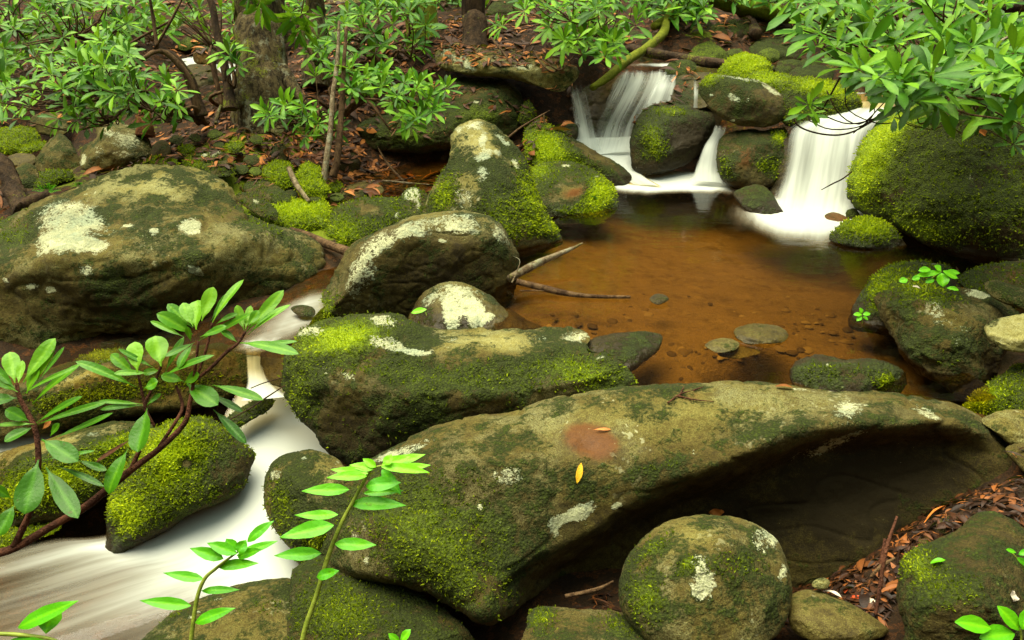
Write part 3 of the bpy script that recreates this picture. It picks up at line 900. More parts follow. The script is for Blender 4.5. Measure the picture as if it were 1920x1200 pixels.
def pebble(mb, c, rx, ry, rz, a, r_):
    th = np.linspace(0, 2 * math.pi, 8, endpoint=False)
    rings = [(.35, 1.0), (.75, .72), (1.0, .1)]
    v = []
    for k, h in rings:
        for t_ in th:
            j = 1 + r_.uniform(-.12, .12)
            x, y = math.cos(t_) * rx * k * j, math.sin(t_) * ry * k * j
            v.append((c[0] + x * math.cos(a) - y * math.sin(a), c[1] + x * math.sin(a) + y * math.cos(a), c[2] + h * rz))
    f = []
    for q in range(2):
        for i in range(8):
            i2 = (i + 1) % 8
            f.append((q * 8 + i, (q + 1) * 8 + i, (q + 1) * 8 + i2, q * 8 + i2))
    for i in range(0, 6, 2):
        f.append((0, i + 1, i + 2, (i + 3) % 8) if i < 4 else (0, 5, 6, 7))
    f = [(0, 1, 2, 3), (0, 3, 4, 5), (0, 5, 6, 7)] + f[:16]
    mb.add(v, f, r_.random())


r_ = random.Random(77); pm = MB()
for _ in range(420):
    px, py = r_.uniform(1000, 1700), r_.triangular(540, 725, 700)
    z0 = ground_z([G(px, py, -.12)[:2]])[0]
    c_ = G(px, py, z0)
    if not inside(np.array([c_[:2]]), POOL)[0]: continue
    s_ = r_.choice((r_.uniform(.005, .012), r_.uniform(.006, .015), r_.uniform(.012, .03)))
    pebble(pm, (c_[0], c_[1], z0 - .003), s_, s_ * r_.uniform(.6, .95), s_ * .3, r_.uniform(0, 3), r_)
tag(pm.build('pebbles', M['pebble']), 'brown pebbles scattered over the bed of the pool', 'pebbles', kind='stuff')
# ------------------------------------------------------------------ the boulders of the photograph
rock('boulder', 'huge low boulder with broad white lichen patches, beside the left channel',
     [(-90, 450), (-40, 425), (0, 412), (60, 385), (120, 360), (190, 335), (250, 318), (300, 308), (345, 309), (385, 322), (420, 345), (450, 375), (480, 400),
      (520, 425), (560, 442), (590, 460), (599, 485), (590, 510), (570, 532), (535, 556), (480, 582), (430, 602), (380, 616), (300, 628), (220, 638), (140, 650), (60, 668), (0, 675), (-90, 680)],
     3.62, 4.3, .4,
     ridges=[([(-60, 500), (60, 490), (180, 482), (250, 486), (330, 484), (410, 470), (480, 455), (540, 465)], [.36, .42, .44, .44, .42, .36, .27, .12]),
             ([(60, 405), (200, 362), (300, 345), (380, 352), (440, 395)], [.2, .22, .2, .18, .14]),
             ([(-60, 610), (150, 590), (350, 570), (480, 535)], [.2, .2, .17, .12])],
     paint=[('L', 130, 415, 82, 54, -10, .5), ('L', 105, 465, 60, 30, 0, .5), ('L', 165, 465, 50, 18, -5, .6), ('L', 358, 430, 28, 20, 0, .75), ('L', 290, 437, 10, 10, 0, .6),
            ('L', 365, 505, 22, 12, 20, .55), ('L', 55, 538, 12, 10, 0, .6), ('L', 90, 545, 16, 9, 0, .6), ('L', 12, 527, 10, 7, 0, .6), ('L', 165, 508, 18, 14, 0, .5), ('L', 240, 425, 14, 9, 0, .5),
            ('M', 20, 430, 60, 50, 0, .35), ('M', 480, 420, 80, 30, 30, .35), ('M', 260, 420, 120, 40, 0, .12), ('R', 355, 380, 25, 20, 0, .3), ('T', 300, 340, 130, 30, 0, .28), ('T', 250, 570, 330, 55, 0, -.26), ('L', 210, 440, 160, 40, 0, .16), ('M', 150, 520, 200, 30, 0, .1)],  # low T patch paints shade into the undercut lower face
     moss=.20, tone=.40, amp=.030, cat='boulder', facets=2, strata=1.3, q=.64)

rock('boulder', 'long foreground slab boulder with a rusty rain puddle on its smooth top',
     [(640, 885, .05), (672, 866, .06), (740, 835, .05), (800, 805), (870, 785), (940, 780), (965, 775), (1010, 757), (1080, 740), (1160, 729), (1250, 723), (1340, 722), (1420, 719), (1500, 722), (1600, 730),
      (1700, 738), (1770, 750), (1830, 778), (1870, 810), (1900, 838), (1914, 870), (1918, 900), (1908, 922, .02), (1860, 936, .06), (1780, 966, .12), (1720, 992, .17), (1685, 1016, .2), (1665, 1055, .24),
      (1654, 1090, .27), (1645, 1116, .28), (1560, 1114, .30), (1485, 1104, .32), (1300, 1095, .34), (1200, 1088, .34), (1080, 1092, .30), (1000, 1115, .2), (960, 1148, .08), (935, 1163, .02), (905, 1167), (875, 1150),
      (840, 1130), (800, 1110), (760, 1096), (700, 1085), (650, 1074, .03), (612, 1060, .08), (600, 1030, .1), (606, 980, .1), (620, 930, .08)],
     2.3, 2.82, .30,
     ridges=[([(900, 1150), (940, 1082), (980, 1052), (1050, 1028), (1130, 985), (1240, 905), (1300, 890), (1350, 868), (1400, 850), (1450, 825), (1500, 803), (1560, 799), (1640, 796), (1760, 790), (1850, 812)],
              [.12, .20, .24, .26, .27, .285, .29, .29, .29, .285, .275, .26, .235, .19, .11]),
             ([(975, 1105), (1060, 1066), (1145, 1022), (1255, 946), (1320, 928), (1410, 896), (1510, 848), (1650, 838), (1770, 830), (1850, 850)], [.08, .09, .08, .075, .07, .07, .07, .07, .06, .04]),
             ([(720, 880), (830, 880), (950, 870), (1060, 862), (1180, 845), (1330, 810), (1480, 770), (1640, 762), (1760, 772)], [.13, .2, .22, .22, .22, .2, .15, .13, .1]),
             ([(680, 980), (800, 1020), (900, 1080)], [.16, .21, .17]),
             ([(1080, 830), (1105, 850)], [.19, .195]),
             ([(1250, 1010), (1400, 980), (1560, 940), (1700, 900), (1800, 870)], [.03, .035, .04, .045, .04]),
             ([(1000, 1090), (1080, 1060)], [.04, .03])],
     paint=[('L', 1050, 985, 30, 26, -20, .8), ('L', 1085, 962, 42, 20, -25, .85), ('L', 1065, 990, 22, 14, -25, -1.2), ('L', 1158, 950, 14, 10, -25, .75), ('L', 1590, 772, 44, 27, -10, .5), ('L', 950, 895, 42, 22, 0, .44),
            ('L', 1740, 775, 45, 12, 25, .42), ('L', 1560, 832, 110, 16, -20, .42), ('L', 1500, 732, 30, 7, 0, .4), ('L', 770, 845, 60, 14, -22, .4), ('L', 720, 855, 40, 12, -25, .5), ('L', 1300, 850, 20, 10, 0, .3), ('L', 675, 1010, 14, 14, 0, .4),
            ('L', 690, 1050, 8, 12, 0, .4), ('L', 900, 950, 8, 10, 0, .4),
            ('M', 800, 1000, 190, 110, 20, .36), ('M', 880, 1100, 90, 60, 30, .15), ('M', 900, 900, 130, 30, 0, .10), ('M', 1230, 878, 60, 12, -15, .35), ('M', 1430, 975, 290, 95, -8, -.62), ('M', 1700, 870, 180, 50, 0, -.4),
            ('T', 1250, 780, 330, 60, -5, .16), ('T', 1120, 900, 90, 22, -5, .10), ('R', 1108, 830, 66, 42, 18, 1.0), ('M', 1108, 830, 70, 45, 18, -.6), ('T', 1108, 830, 60, 40, 18, -.2), ('R', 1290, 748, 70, 24, 0, .5), ('T', 1430, 970, 320, 105, -8, -.36), ('T', 1700, 880, 200, 65, 0, -.36), ('T', 1620, 1000, 120, 110, 0, -.2), ('W', 1105, 835, 70, 38, 15, .7),  # negative T right of the puddle: overhang shade painted into the stone tone
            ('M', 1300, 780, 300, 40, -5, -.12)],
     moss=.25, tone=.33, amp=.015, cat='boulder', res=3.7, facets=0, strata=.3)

rock('boulder', 'long mossy boulder between the white chute and the pool, pale bare ledge on top',
     [(556, 640, .02), (565, 622), (600, 605), (650, 590), (690, 582), (740, 583), (770, 592), (800, 609), (830, 618), (900, 618), (960, 616), (1040, 616), (1085, 621), (1105, 634, -.05), (1112, 650, -.15),
      (1140, 655, -.22), (1165, 675, -.24), (1180, 700, -.24), (1186, 735, -.22), (1150, 790, -.1), (1000, 850), (850, 880), (760, 885), (690, 884), (650, 868), (620, 850), (598, 822), (570, 792), (545, 766), (530, 732), (527, 696), (535, 660)],
     2.95, 3.2, .42,
     ridges=[([(560, 668), (640, 655), (720, 658), (830, 670), (920, 672), (1000, 662), (1070, 642), (1100, 640)], [.13, .2, .23, .24, .24, .22, .15, .07]),
             ([(580, 720), (700, 730), (850, 740), (1000, 730), (1130, 700)], [.16, .27, .31, .27, .13]),
             ([(740, 590), (790, 615), (850, 640), (900, 640)], [.04, .08, .15, .16])],
     paint=[('M', 640, 632, 85, 30, -12, .75), ('M', 1090, 690, 80, 40, 20, .35), ('M', 860, 700, 260, 28, 3, .16), ('M', 560, 740, 30, 60, 0, .3), ('M', 850, 800, 260, 50, 0, .0),
            ('T', 920, 640, 170, 26, 0, .32), ('M', 940, 640, 150, 22, 0, -.35), ('L', 735, 642, 55, 16, 12, .6), ('L', 785, 657, 36, 11, 0, .55), ('L', 720, 600, 40, 18, 10, .5), ('L', 590, 622, 36, 10, -20, .55), ('L', 1080, 628, 40, 8, 5, .5),
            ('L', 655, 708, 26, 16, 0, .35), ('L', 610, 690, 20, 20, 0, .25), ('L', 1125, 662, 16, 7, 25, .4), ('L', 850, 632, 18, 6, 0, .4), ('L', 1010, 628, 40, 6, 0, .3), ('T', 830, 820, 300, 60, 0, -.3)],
     moss=.36, tone=.33, amp=.026, cat='boulder', facets=0, strata=1.3, q=.64)

rock('boulder', 'dark overhanging boulder with a grey lichen rim, in front of the tall standing stone',
     [(552, 640), (560, 610), (582, 578), (610, 540), (635, 500), (660, 465), (700, 440), (750, 415), (800, 401), (850, 397), (890, 400), (930, 414), (956, 440), (967, 465), (968, 500), (966, 530), (958, 560),
      (930, 590), (860, 620), (760, 650), (640, 660)],
     3.72, 3.72, .4,
     ridges=[([(640, 520), (680, 472), (730, 445), (790, 423), (850, 412), (905, 418), (945, 448)], [.16, .24, .27, .27, .25, .2, .1]),
             ([(600, 600), (640, 560), (680, 500)], [.17, .25, .27]), ([(740, 560), (850, 540), (930, 515)], [.20, .18, .10])],
     paint=[('L', 680, 515, 30, 66, 30, .46), ('L', 715, 455, 70, 24, -28, .42), ('L', 785, 425, 50, 20, -15, .46), ('L', 865, 412, 60, 16, 5, .52), ('L', 940, 440, 18, 34, -30, .42), ('L', 860, 440, 90, 24, 0, .16), ('L', 830, 448, 10, 9, 0, .45), ('L', 780, 445, 40, 16, -15, .2),
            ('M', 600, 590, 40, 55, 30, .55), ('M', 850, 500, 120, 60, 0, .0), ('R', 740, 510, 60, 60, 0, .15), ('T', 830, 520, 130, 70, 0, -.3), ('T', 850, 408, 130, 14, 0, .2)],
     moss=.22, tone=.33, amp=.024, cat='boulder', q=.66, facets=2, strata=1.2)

rock('boulder', 'small white-lichened boulder wedged behind the long mossy boulder at the pool',
     [(765, 600), (772, 578), (786, 555), (810, 538), (845, 528), (880, 533), (915, 552), (945, 575), (985, 596), (1024, 617), (1030, 640), (960, 660), (860, 668), (780, 655)],
     3.34, 3.5, .8, ridges=[([(845, 535), (880, 570), (905, 610), (920, 650)], [.05, .13, .17, .16])],
     paint=[('L', 860, 555, 60, 30, 10, .55), ('L', 845, 590, 22, 36, -10, .75), ('L', 890, 585, 36, 26, 30, .65), ('L', 918, 592, 14, 9, 0, .5), ('L', 800, 560, 22, 14, -35, .4), ('M', 860, 605, 50, 12, 0, .55), ('M', 800, 590, 22, 22, 0, .5), ('T', 960, 610, 50, 20, 30, .1)],
     moss=.25, tone=.42, amp=.02, wetline=0.0)

rock('boulder', 'tall standing boulder with pale lichen, its peak rising above the pool',
     [(800, 400), (803, 368), (820, 335), (838, 310), (842, 280), (850, 250), (868, 232), (888, 222), (912, 229), (940, 250), (965, 275), (985, 305), (1000, 345), (1012, 380), (1030, 410), (1045, 430), (1053, 455),
      (1030, 466), (1000, 476), (960, 490), (900, 500), (850, 480), (810, 440)],
     4.1, 4.42, .40,
     ridges=[([(888, 232), (900, 270), (910, 320), (930, 390), (950, 460)], [.05, .15, .24, .30, .30]), ([(845, 285), (862, 330), (850, 390), (840, 430)], [.06, .17, .17, .16]), ([(975, 300), (990, 360), (1025, 430)], [.07, .13, .1])],
     paint=[('L', 908, 290, 26, 14, -20, .6), ('L', 905, 262, 12, 22, 10, .55), ('L', 890, 236, 24, 12, 0, .5), ('L', 862, 246, 9, 10, 0, .5), ('L', 934, 287, 10, 10, 0, .6), ('L', 965, 308, 8, 16, -30, .5), ('L', 940, 262, 26, 6, 42, .5),
            ('L', 905, 325, 16, 20, 0, .42), ('L', 868, 370, 22, 26, 0, .4), ('L', 955, 345, 10, 10, 0, .2),
            ('M', 832, 365, 26, 50, 25, .55), ('M', 1000, 370, 26, 80, -20, .5), ('M', 940, 400, 60, 60, 0, .3), ('M', 985, 440, 60, 30, 0, .25), ('M', 1040, 440, 14, 30, 0, .4), ('T', 890, 280, 50, 60, 0, .25)],
     moss=.22, tone=.52, amp=.022, cat='boulder', wetline=0.0, facets=0, q=.72)

rock('boulder', 'rounded boulder with bright yellow-green moss on its pool end, beside the standing stone',
     [(985, 370), (993, 330), (1003, 312), (1030, 304), (1060, 303), (1095, 310), (1125, 325), (1145, 345), (1157, 368), (1159, 385), (1140, 399), (1100, 408), (1040, 412), (1000, 405)],
     4.55, 4.95, .85, paint=[('M', 1125, 370, 36, 34, 0, .8), ('M', 1080, 395, 60, 12, 0, .5), ('M', 1010, 320, 30, 20, 0, .4), ('R', 1075, 362, 36, 13, -15, .75), ('M', 1075, 360, 30, 13, -15, -.6), ('L', 1060, 311, 12, 4, 0, .6), ('L', 1005, 309, 10, 4, 0, .6), ('L', 1120, 331, 6, 3, 0, .5)],
     moss=.42, tone=.36, wetline=0.0, amp=.018)

rock('boulder', 'mossy boulder sloping down from the cave to the small waterfall base',
     [(983, 262), (986, 240), (1004, 226), (1022, 222), (1030, 236), (1060, 250), (1090, 268), (1120, 285), (1155, 305), (1180, 325), (1188, 342), (1160, 350), (1130, 345), (1080, 335), (1020, 325), (990, 300)],
     5.0, 5.45, .7, ridges=[([(1010, 240), (1060, 275), (1120, 310), (1170, 338)], [.1, .2, .2, .08])],
     paint=[('M', 1020, 275, 40, 40, 0, .6), ('M', 1080, 310, 60, 20, 25, .35), ('T', 1110, 290, 60, 20, 30, .05), ('M', 1110, 285, 50, 10, 30, -.3)], moss=.4, tone=.25, wetline=.02)

rock('boulder', 'flat pale-ended slab bridging over the dark cave beneath the big tree trunk',
     [(809, 117), (815, 100), (835, 86), (857, 81), (880, 90), (930, 92), (980, 99), (1020, 107), (1060, 117), (1083, 131), (1086, 145), (1071, 161), (1055, 167), (1020, 163), (985, 155), (950, 148), (900, 142), (860, 135), (828, 128)],
     5.45, 5.8, .6, ridges=[([(825, 112), (880, 120), (960, 132), (1060, 148)], [.12, .15, .16, .1])],
     paint=[('L', 855, 110, 34, 10, 20, .55), ('L', 835, 95, 22, 9, -30, .35), ('L', 985, 125, 26, 10, 0, .40), ('L', 930, 115, 60, 14, 5, .22), ('L', 880, 125, 22, 8, 20, .4), ('T', 850, 110, 40, 25, 0, .2)],
     moss=.18, tone=.42, lichen=.06)

rock('boulder', 'massive brown-topped block boulder overhanging the dark cave',
     [(650, 258), (660, 238), (690, 222), (740, 205), (790, 170), (840, 152), (900, 148), (935, 150), (960, 160), (978, 180), (983, 210), (975, 236), (960, 256), (930, 272), (850, 281), (780, 284), (720, 283), (668, 272)],
     5.45, 5.75, .6, ridges=[([(760, 215), (850, 190), (930, 178), (965, 195)], [.2, .25, .22, .1]), ([(700, 255), (800, 250), (920, 240)], [.18, .25, .22])],
     paint=[('M', 900, 215, 60, 26, 0, .35), ('R', 880, 170, 50, 18, 0, .45), ('T', 930, 165, 36, 16, 0, .2), ('L', 893, 192, 9, 4, 0, .55), ('L', 905, 152, 40, 3, 0, .4), ('M', 760, 255, 90, 24, 0, .3), ('L', 700, 262, 26, 10, 0, .2), ('M', 930, 165, 30, 12, 0, -.3)],
     moss=.34, tone=.25, cat='boulder')

rock('boulder', 'dark rounded boulder dividing the curtain fall from the narrow spout',
     [(1182, 296), (1185, 250), (1195, 221), (1215, 201), (1245, 191), (1285, 193), (1320, 200), (1339, 215), (1336, 242), (1318, 278), (1295, 304), (1255, 322), (1215, 330), (1188, 322)],
     5.15, 5.45, .75, ridges=[([(1250, 200), (1245, 240), (1230, 300)], [.1, .27, .25])],
     paint=[('M', 1225, 265, 34, 44, 0, .5), ('M', 1262, 208, 40, 12, 5, .5), ('T', 1300, 270, 50, 50, 0, -.25), ('W', 1250, 260, 90, 90, 0, .35), ('R', 1290, 235, 30, 26, 0, .3)], moss=.22, tone=.16, wetline=.05)

rock('boulder', 'perched boulder with a white lichen seam along its rim, above the brown middle boulder',
     [(1311, 168), (1324, 149), (1350, 140), (1400, 147), (1440, 159), (1470, 180), (1479, 206), (1466, 226), (1440, 238), (1400, 238), (1365, 227), (1335, 207), (1317, 187)],
     4.95, 5.15, .75, ridges=[([(1322, 160), (1355, 150), (1400, 158), (1450, 180), (1468, 200)], [.08, .16, .19, .14, .06])],
     paint=[('L', 1385, 147, 60, 5, 8, .42), ('L', 1445, 167, 34, 5, 35, .5), ('L', 1375, 182, 20, 9, 20, .5), ('L', 1330, 175, 8, 4, 0, .5), ('L', 1375, 226, 8, 4, 0, .5), ('L', 1400, 185, 8, 8, 0, .3), ('M', 1330, 150, 30, 12, -25, .6), ('M', 1400, 150, 50, 8, 8, .3), ('T', 1400, 210, 70, 22, 0, -.2)],
     moss=.22, tone=.25)

rock('boulder', 'brown mossy-sided boulder between the narrow spout and the broad waterfall',
     [(1343, 300), (1348, 262), (1372, 248), (1400, 242), (1430, 245), (1460, 240), (1478, 250), (1482, 285), (1472, 320), (1455, 348), (1425, 360), (1385, 358), (1355, 338)],
     4.93, 5.05, .8, ridges=[([(1405, 250), (1412, 300), (1415, 345)], [.12, .2, .16])],
     paint=[('R', 1400, 290, 36, 40, 0, .65), ('M', 1462, 258, 18, 16, 30, .75), ('M', 1435, 305, 22, 16, 0, .35), ('M', 1360, 310, 16, 36, 0, .3), ('M', 1460, 320, 16, 26, 0, .3)], moss=.28, tone=.26, wetline=.02, wet=.15)

rock('boulder', 'steep moss peak between the upper brook and the perched boulder',
     [(1345, 160), (1352, 128), (1372, 108), (1395, 101), (1420, 106), (1440, 122), (1452, 142), (1450, 165), (1400, 172)],
     5.35, 5.5, .85, paint=[('M', 1400, 115, 50, 30, 0, .5)], moss=.62, tone=.25)

rock('boulder', 'long moss-covered boulder lying under the overhanging bush left of the broad waterfall',
     [(1385, 150), (1410, 137), (1450, 138), (1490, 145), (1530, 148), (1565, 152), (1595, 165), (1613, 188), (1606, 212), (1570, 228), (1520, 240), (1478, 235), (1450, 205), (1405, 175)],
     4.95, 5.25, .6, ridges=[([(1420, 150), (1500, 165), (1590, 190)], [.08, .15, .1])], paint=[('M', 1540, 165, 60, 18, 10, .55), ('M', 1430, 145, 40, 12, 0, .5), ('R', 1510, 180, 40, 12, 10, .4), ('M', 1510, 185, 40, 12, 0, -.25)], moss=.5, tone=.2)

rock('boulder', 'enormous dark moss-sided boulder right of the broad waterfall',
     [(1592, 358, .25), (1597, 320, .28), (1610, 282, .3), (1635, 245, .3), (1670, 215, .25), (1720, 196, .1), (1790, 186), (1860, 190), (1930, 200), (2050, 230), (2110, 400), (2060, 520), (1950, 512), (1850, 494), (1790, 480, .05), (1740, 462, .1),
      (1700, 442, .15), (1660, 415, .25), (1610, 392, .3)],
     3.95, 4.5, .55, ridges=[([(1605, 370), (1625, 310), (1660, 260), (1720, 225), (1800, 212), (1900, 215)], [.10, .22, .28, .28, .24, .2]), ([(1700, 400), (1800, 400), (1950, 420)], [.25, .34, .36])],
     paint=[('M', 1640, 290, 34, 80, 30, .60), ('M', 1700, 225, 60, 22, -25, .4), ('M', 1620, 370, 20, 40, 0, .2), ('M', 1730, 440, 90, 40, 25, .3), ('M', 1850, 330, 120, 90, 0, -.02), ('T', 1830, 330, 130, 90, 0, -.1), ('R', 1800, 290, 90, 60, 0, .1), ('L', 1820, 328, 12, 7, 10, .35)],
     moss=.50, tone=.2, cat='boulder', wetline=.0)

rock('rock', 'small bright green moss mound in the pool at the foot of the enormous boulder',
     [(1555, 445), (1580, 421), (1610, 410), (1640, 408), (1665, 419), (1685, 440), (1700, 464), (1672, 471), (1620, 469), (1578, 460)], 4.05, 4.25, .75, moss=.66, tone=.2, wetline=0.0, paint=[('M', 1630, 425, 50, 20, 0, .3)])
rock('rock', 'small dark mossy rock at the foot of the broad waterfall, below the brown boulder',
     [(1376, 362), (1400, 349), (1425, 346), (1445, 360), (1460, 385), (1470, 404), (1440, 410), (1408, 400), (1388, 384)], 4.5, 4.75, .75, moss=.45, tone=.2, wetline=0.01)
rock('rock', 'reddish wet stone in the foam beside the moss mound', [(1546, 404), (1565, 398), (1592, 411), (1585, 422), (1560, 418)], 4.4, 4.5, .8, moss=.1, rust=.6, wet=.4, tone=.25)
rock('rock', 'little mossy stone tucked against the enormous boulder in the foam', [(1586, 398), (1596, 391), (1607, 394), (1611, 410), (1590, 412)], 4.45, 4.5, .8, moss=.5, tone=.2)

# right bank of the pool
rock('boulder', 'mossy boulder standing in the pool behind the leafy seedling',
     [(1592, 606), (1600, 570), (1625, 535), (1660, 503), (1700, 490), (1745, 491), (1785, 504), (1806, 530), (1800, 575), (1740, 615), (1690, 632), (1640, 626), (1605, 618)],
     3.27, 3.7, .7, ridges=[([(1640, 560), (1690, 525), (1760, 520)], [.16, .2, .15])], paint=[('M', 1660, 545, 60, 50, -35, .35), ('R', 1730, 520, 30, 16, 0, .3), ('L', 1740, 494, 26, 3, 5, .35)], moss=.42, tone=.28, wetline=0.0)
rock('boulder', 'craggy boulder carrying the leafy seedling on the right edge of the pool',
     [(1641, 565), (1655, 541), (1690, 527), (1740, 527), (1790, 540), (1840, 550), (1890, 568), (1920, 590), (1908, 630), (1880, 670), (1865, 705), (1838, 735), (1800, 740), (1760, 720), (1720, 695), (1692, 668), (1682, 640), (1660, 612), (1646, 590)],
     2.95, 3.4, .42, ridges=[([(1660, 575), (1720, 565), (1790, 590), (1850, 610)], [.14, .24, .28, .2]), ([(1700, 650), (1760, 670), (1830, 690)], [.16, .27, .2])],
     paint=[('M', 1720, 545, 70, 26, 8, .45), ('L', 1835, 553, 34, 7, 15, .55), ('L', 1755, 590, 26, 34, 0, .30), ('L', 1800, 620, 40, 40, 0, .18), ('M', 1790, 690, 50, 24, 30, .1), ('T', 1760, 600, 60, 40, 0, .15), ('T', 1720, 610, 40, 40, 0, -.15)],
     moss=.30, tone=.30, amp=.035, cat='boulder', wetline=-.03, q=.68, strata=1.5)
rock('rock', 'pale grooved rock lying on the craggy boulder at the right edge',
     [(1847, 620), (1858, 602), (1895, 591), (1960, 588), (2000, 620), (1980, 655), (1900, 658), (1865, 645)], 2.85, 2.95, .7, paint=[('M', 1855, 598, 26, 12, -20, .5)], moss=.05, tone=.72, lichen=.12, amp=.03)
rock('boulder', 'broad mossy rock behind the craggy boulder, reaching out of the right edge',
     [(1795, 524), (1830, 502), (1880, 492), (1960, 490), (2020, 520), (2010, 590), (1900, 575), (1830, 555)], 3.3, 3.6, .6, paint=[('R', 1900, 515, 26, 20, 0, .6)], moss=.42, tone=.25)
rock('rock', 'narrow brown rock leaning between the broad mossy rock and the craggy boulder',
     [(1845, 535), (1865, 525), (1900, 535), (1945, 555), (1960, 590), (1900, 575), (1860, 556)], 3.1, 3.2, .8, moss=.2, tone=.32)
rock('boulder', 'smooth green mossy rock at the right edge above the end of the foreground slab',
     [(1812, 765), (1840, 731), (1880, 702), (1920, 682), (1990, 668), (2030, 720), (2010, 810), (1920, 802), (1860, 780)], 2.72, 3.0, .6, paint=[('M', 1840, 755, 50, 26, -30, .35)], moss=.48, tone=.3)
rock('rock', 'grey bare rock below the green mossy rock at the right edge', [(1840, 790), (1870, 772), (1930, 768), (1990, 790), (1990, 850), (1920, 846), (1880, 820)], 2.6, 2.72, .7, moss=.1, tone=.42)
rock('rock', 'low dark rock at the right edge beside the end of the slab', [(1885, 845), (1910, 832), (1960, 830), (1990, 880), (1960, 900), (1925, 890)], 2.5, 2.6, .7, moss=.2, tone=.28)
rock('boulder', 'low mossy boulder in the pool touching the back of the foreground slab',
     [(1482, 712), (1488, 682), (1510, 670), (1540, 667), (1590, 674), (1640, 674), (1672, 680), (1696, 700), (1708, 735), (1660, 750), (1560, 748), (1500, 738)],
     2.82, 3.02, .75, ridges=[([(1500, 695), (1560, 690), (1650, 695)], [.08, .12, .1])], paint=[('M', 1665, 715, 26, 16, 0, .65), ('M', 1520, 710, 50, 26, 0, .25), ('L', 1551, 683, 3, 5, 0, .8), ('T', 1570, 680, 50, 8, 0, .15)], moss=.44, tone=.25, wetline=0.0, amp=.03)
rock('rock', 'flat brown stone barely breaking the pool surface', [(1376, 622), (1390, 611), (1425, 607), (1458, 612), (1478, 626), (1470, 640), (1430, 645), (1392, 642)], 3.10, 3.28, .5, moss=.15, tone=.42, rust=.15, wetline=-.01, wet=.2)
rock('rock', 'small wet stone rippling the pool left of the flat brown stone', [(1322, 648), (1340, 636), (1365, 634), (1386, 643), (1378, 656), (1345, 660)], 3.06, 3.16, .5, moss=.0, tone=.3, wet=.6)
rock('rock', 'dark sunken stone under the ripples in front of the flat brown stone', [(1345, 660), (1375, 650), (1412, 652), (1425, 662), (1390, 672), (1355, 670)], 3.08, 3.14, .3, moss=.0, tone=.3, wet=.6)
rock('rock', 'mossy rock trailing into the pool from the end of the long mossy boulder',
     [(1100, 650), (1112, 634), (1150, 625), (1210, 621), (1240, 629), (1236, 655), (1205, 680), (1180, 700), (1130, 690)], 2.95, 3.2, .6, paint=[('M', 1190, 655, 50, 20, 0, .3)], moss=.34, tone=.26, wetline=0.0)
rock('rock', 'little dark pebble in the middle of the pool', [(1218, 560), (1230, 551), (1246, 553), (1254, 562), (1240, 570), (1224, 568)], 3.42, 3.5, .7, moss=.1, tone=.12, wet=.4)

# foreground
rock('boulder', 'round egg-shaped boulder tucked under the foreground slab',
     [(1160, 1100), (1170, 1060), (1195, 1020), (1230, 990), (1275, 971), (1330, 965), (1385, 970), (1430, 990), (1460, 1020), (1479, 1070), (1485, 1120), (1476, 1165), (1450, 1200), (1400, 1225), (1310, 1235), (1225, 1215), (1178, 1170), (1162, 1135)],
     2.12, 2.38, .75, paint=[('L', 1322, 1092, 34, 36, 0, .62), ('L', 1312, 1050, 20, 26, 20, .40), ('L', 1432, 1010, 24, 30, -30, .42), ('L', 1468, 1072, 9, 22, 0, .6), ('L', 1452, 1015, 10, 26, -30, .4), ('L', 1410, 1065, 14, 6, 0, .35),
                             ('M', 1290, 1060, 24, 18, 0, .4), ('M', 1230, 1020, 50, 20, -35, .3), ('M', 1210, 1120, 40, 60, 0, .35), ('M', 1380, 1060, 70, 30, 0, .25), ('T', 1280, 1010, 80, 40, -20, .2)],
     moss=.26, tone=.36, amp=.014, cat='boulder')
rock('boulder', 'dark wedge-topped boulder at the bottom right corner among fallen leaves',
     [(1684, 1090), (1700, 1050), (1735, 1020), (1790, 996), (1828, 966), (1868, 961), (1905, 982), (1935, 1020), (1950, 1110), (1945, 1240), (1725, 1240), (1698, 1170), (1684, 1125)],
     1.98, 2.3, .7, ridges=[([(1850, 972), (1850, 1040), (1870, 1150)], [.05, .17, .24]), ([(1720, 1060), (1720, 1150)], [.1, .14])],
     paint=[('M', 1720, 1060, 40, 50, -30, .45), ('M', 1800, 1110, 60, 50, 0, .2), ('T', 1800, 1050, 80, 60, 0, -.05)], moss=.26, tone=.24, cat='boulder')
rock('rock', 'smooth brown flat rock between the egg-shaped boulder and the bottom right boulder',
     [(1478, 1130), (1490, 1110), (1520, 1106), (1560, 1116), (1610, 1140), (1652, 1168), (1664, 1192), (1600, 1205), (1530, 1202), (1485, 1190)], 2.15, 2.3, .55, moss=.02, tone=.33, wet=.35, amp=.015)
rock('rock', 'little mossy stone among the leaf litter beside the bottom right boulder', [(1755, 985), (1775, 968), (1805, 972), (1822, 985), (1800, 1000), (1768, 1000)], 2.33, 2.4, .8, moss=.2, tone=.25)
rock('rock', 'small half-buried stone behind the reddish upright twig', [(1722, 1010), (1740, 1004), (1755, 1012), (1750, 1026), (1728, 1026)], 2.3, 2.34, .8, moss=.1, tone=.25)
rock('rock', 'tan pebble in the litter right of the egg-shaped boulder', [(1522, 1095), (1532, 1085), (1548, 1084), (1556, 1092), (1550, 1104), (1530, 1104)], 2.27, 2.3, .8, moss=.1, tone=.5)
rock('rock', 'rough mossy rock at the bottom edge left of the egg-shaped boulder',
     [(990, 1165), (1000, 1142), (1030, 1137), (1080, 1142), (1130, 1143), (1185, 1156), (1225, 1185), (1245, 1240), (995, 1240)], 2.05, 2.3, .5, paint=[('M', 1020, 1160, 30, 30, 0, .35), ('M', 1150, 1170, 50, 24, 20, .2)], moss=.28, tone=.34)
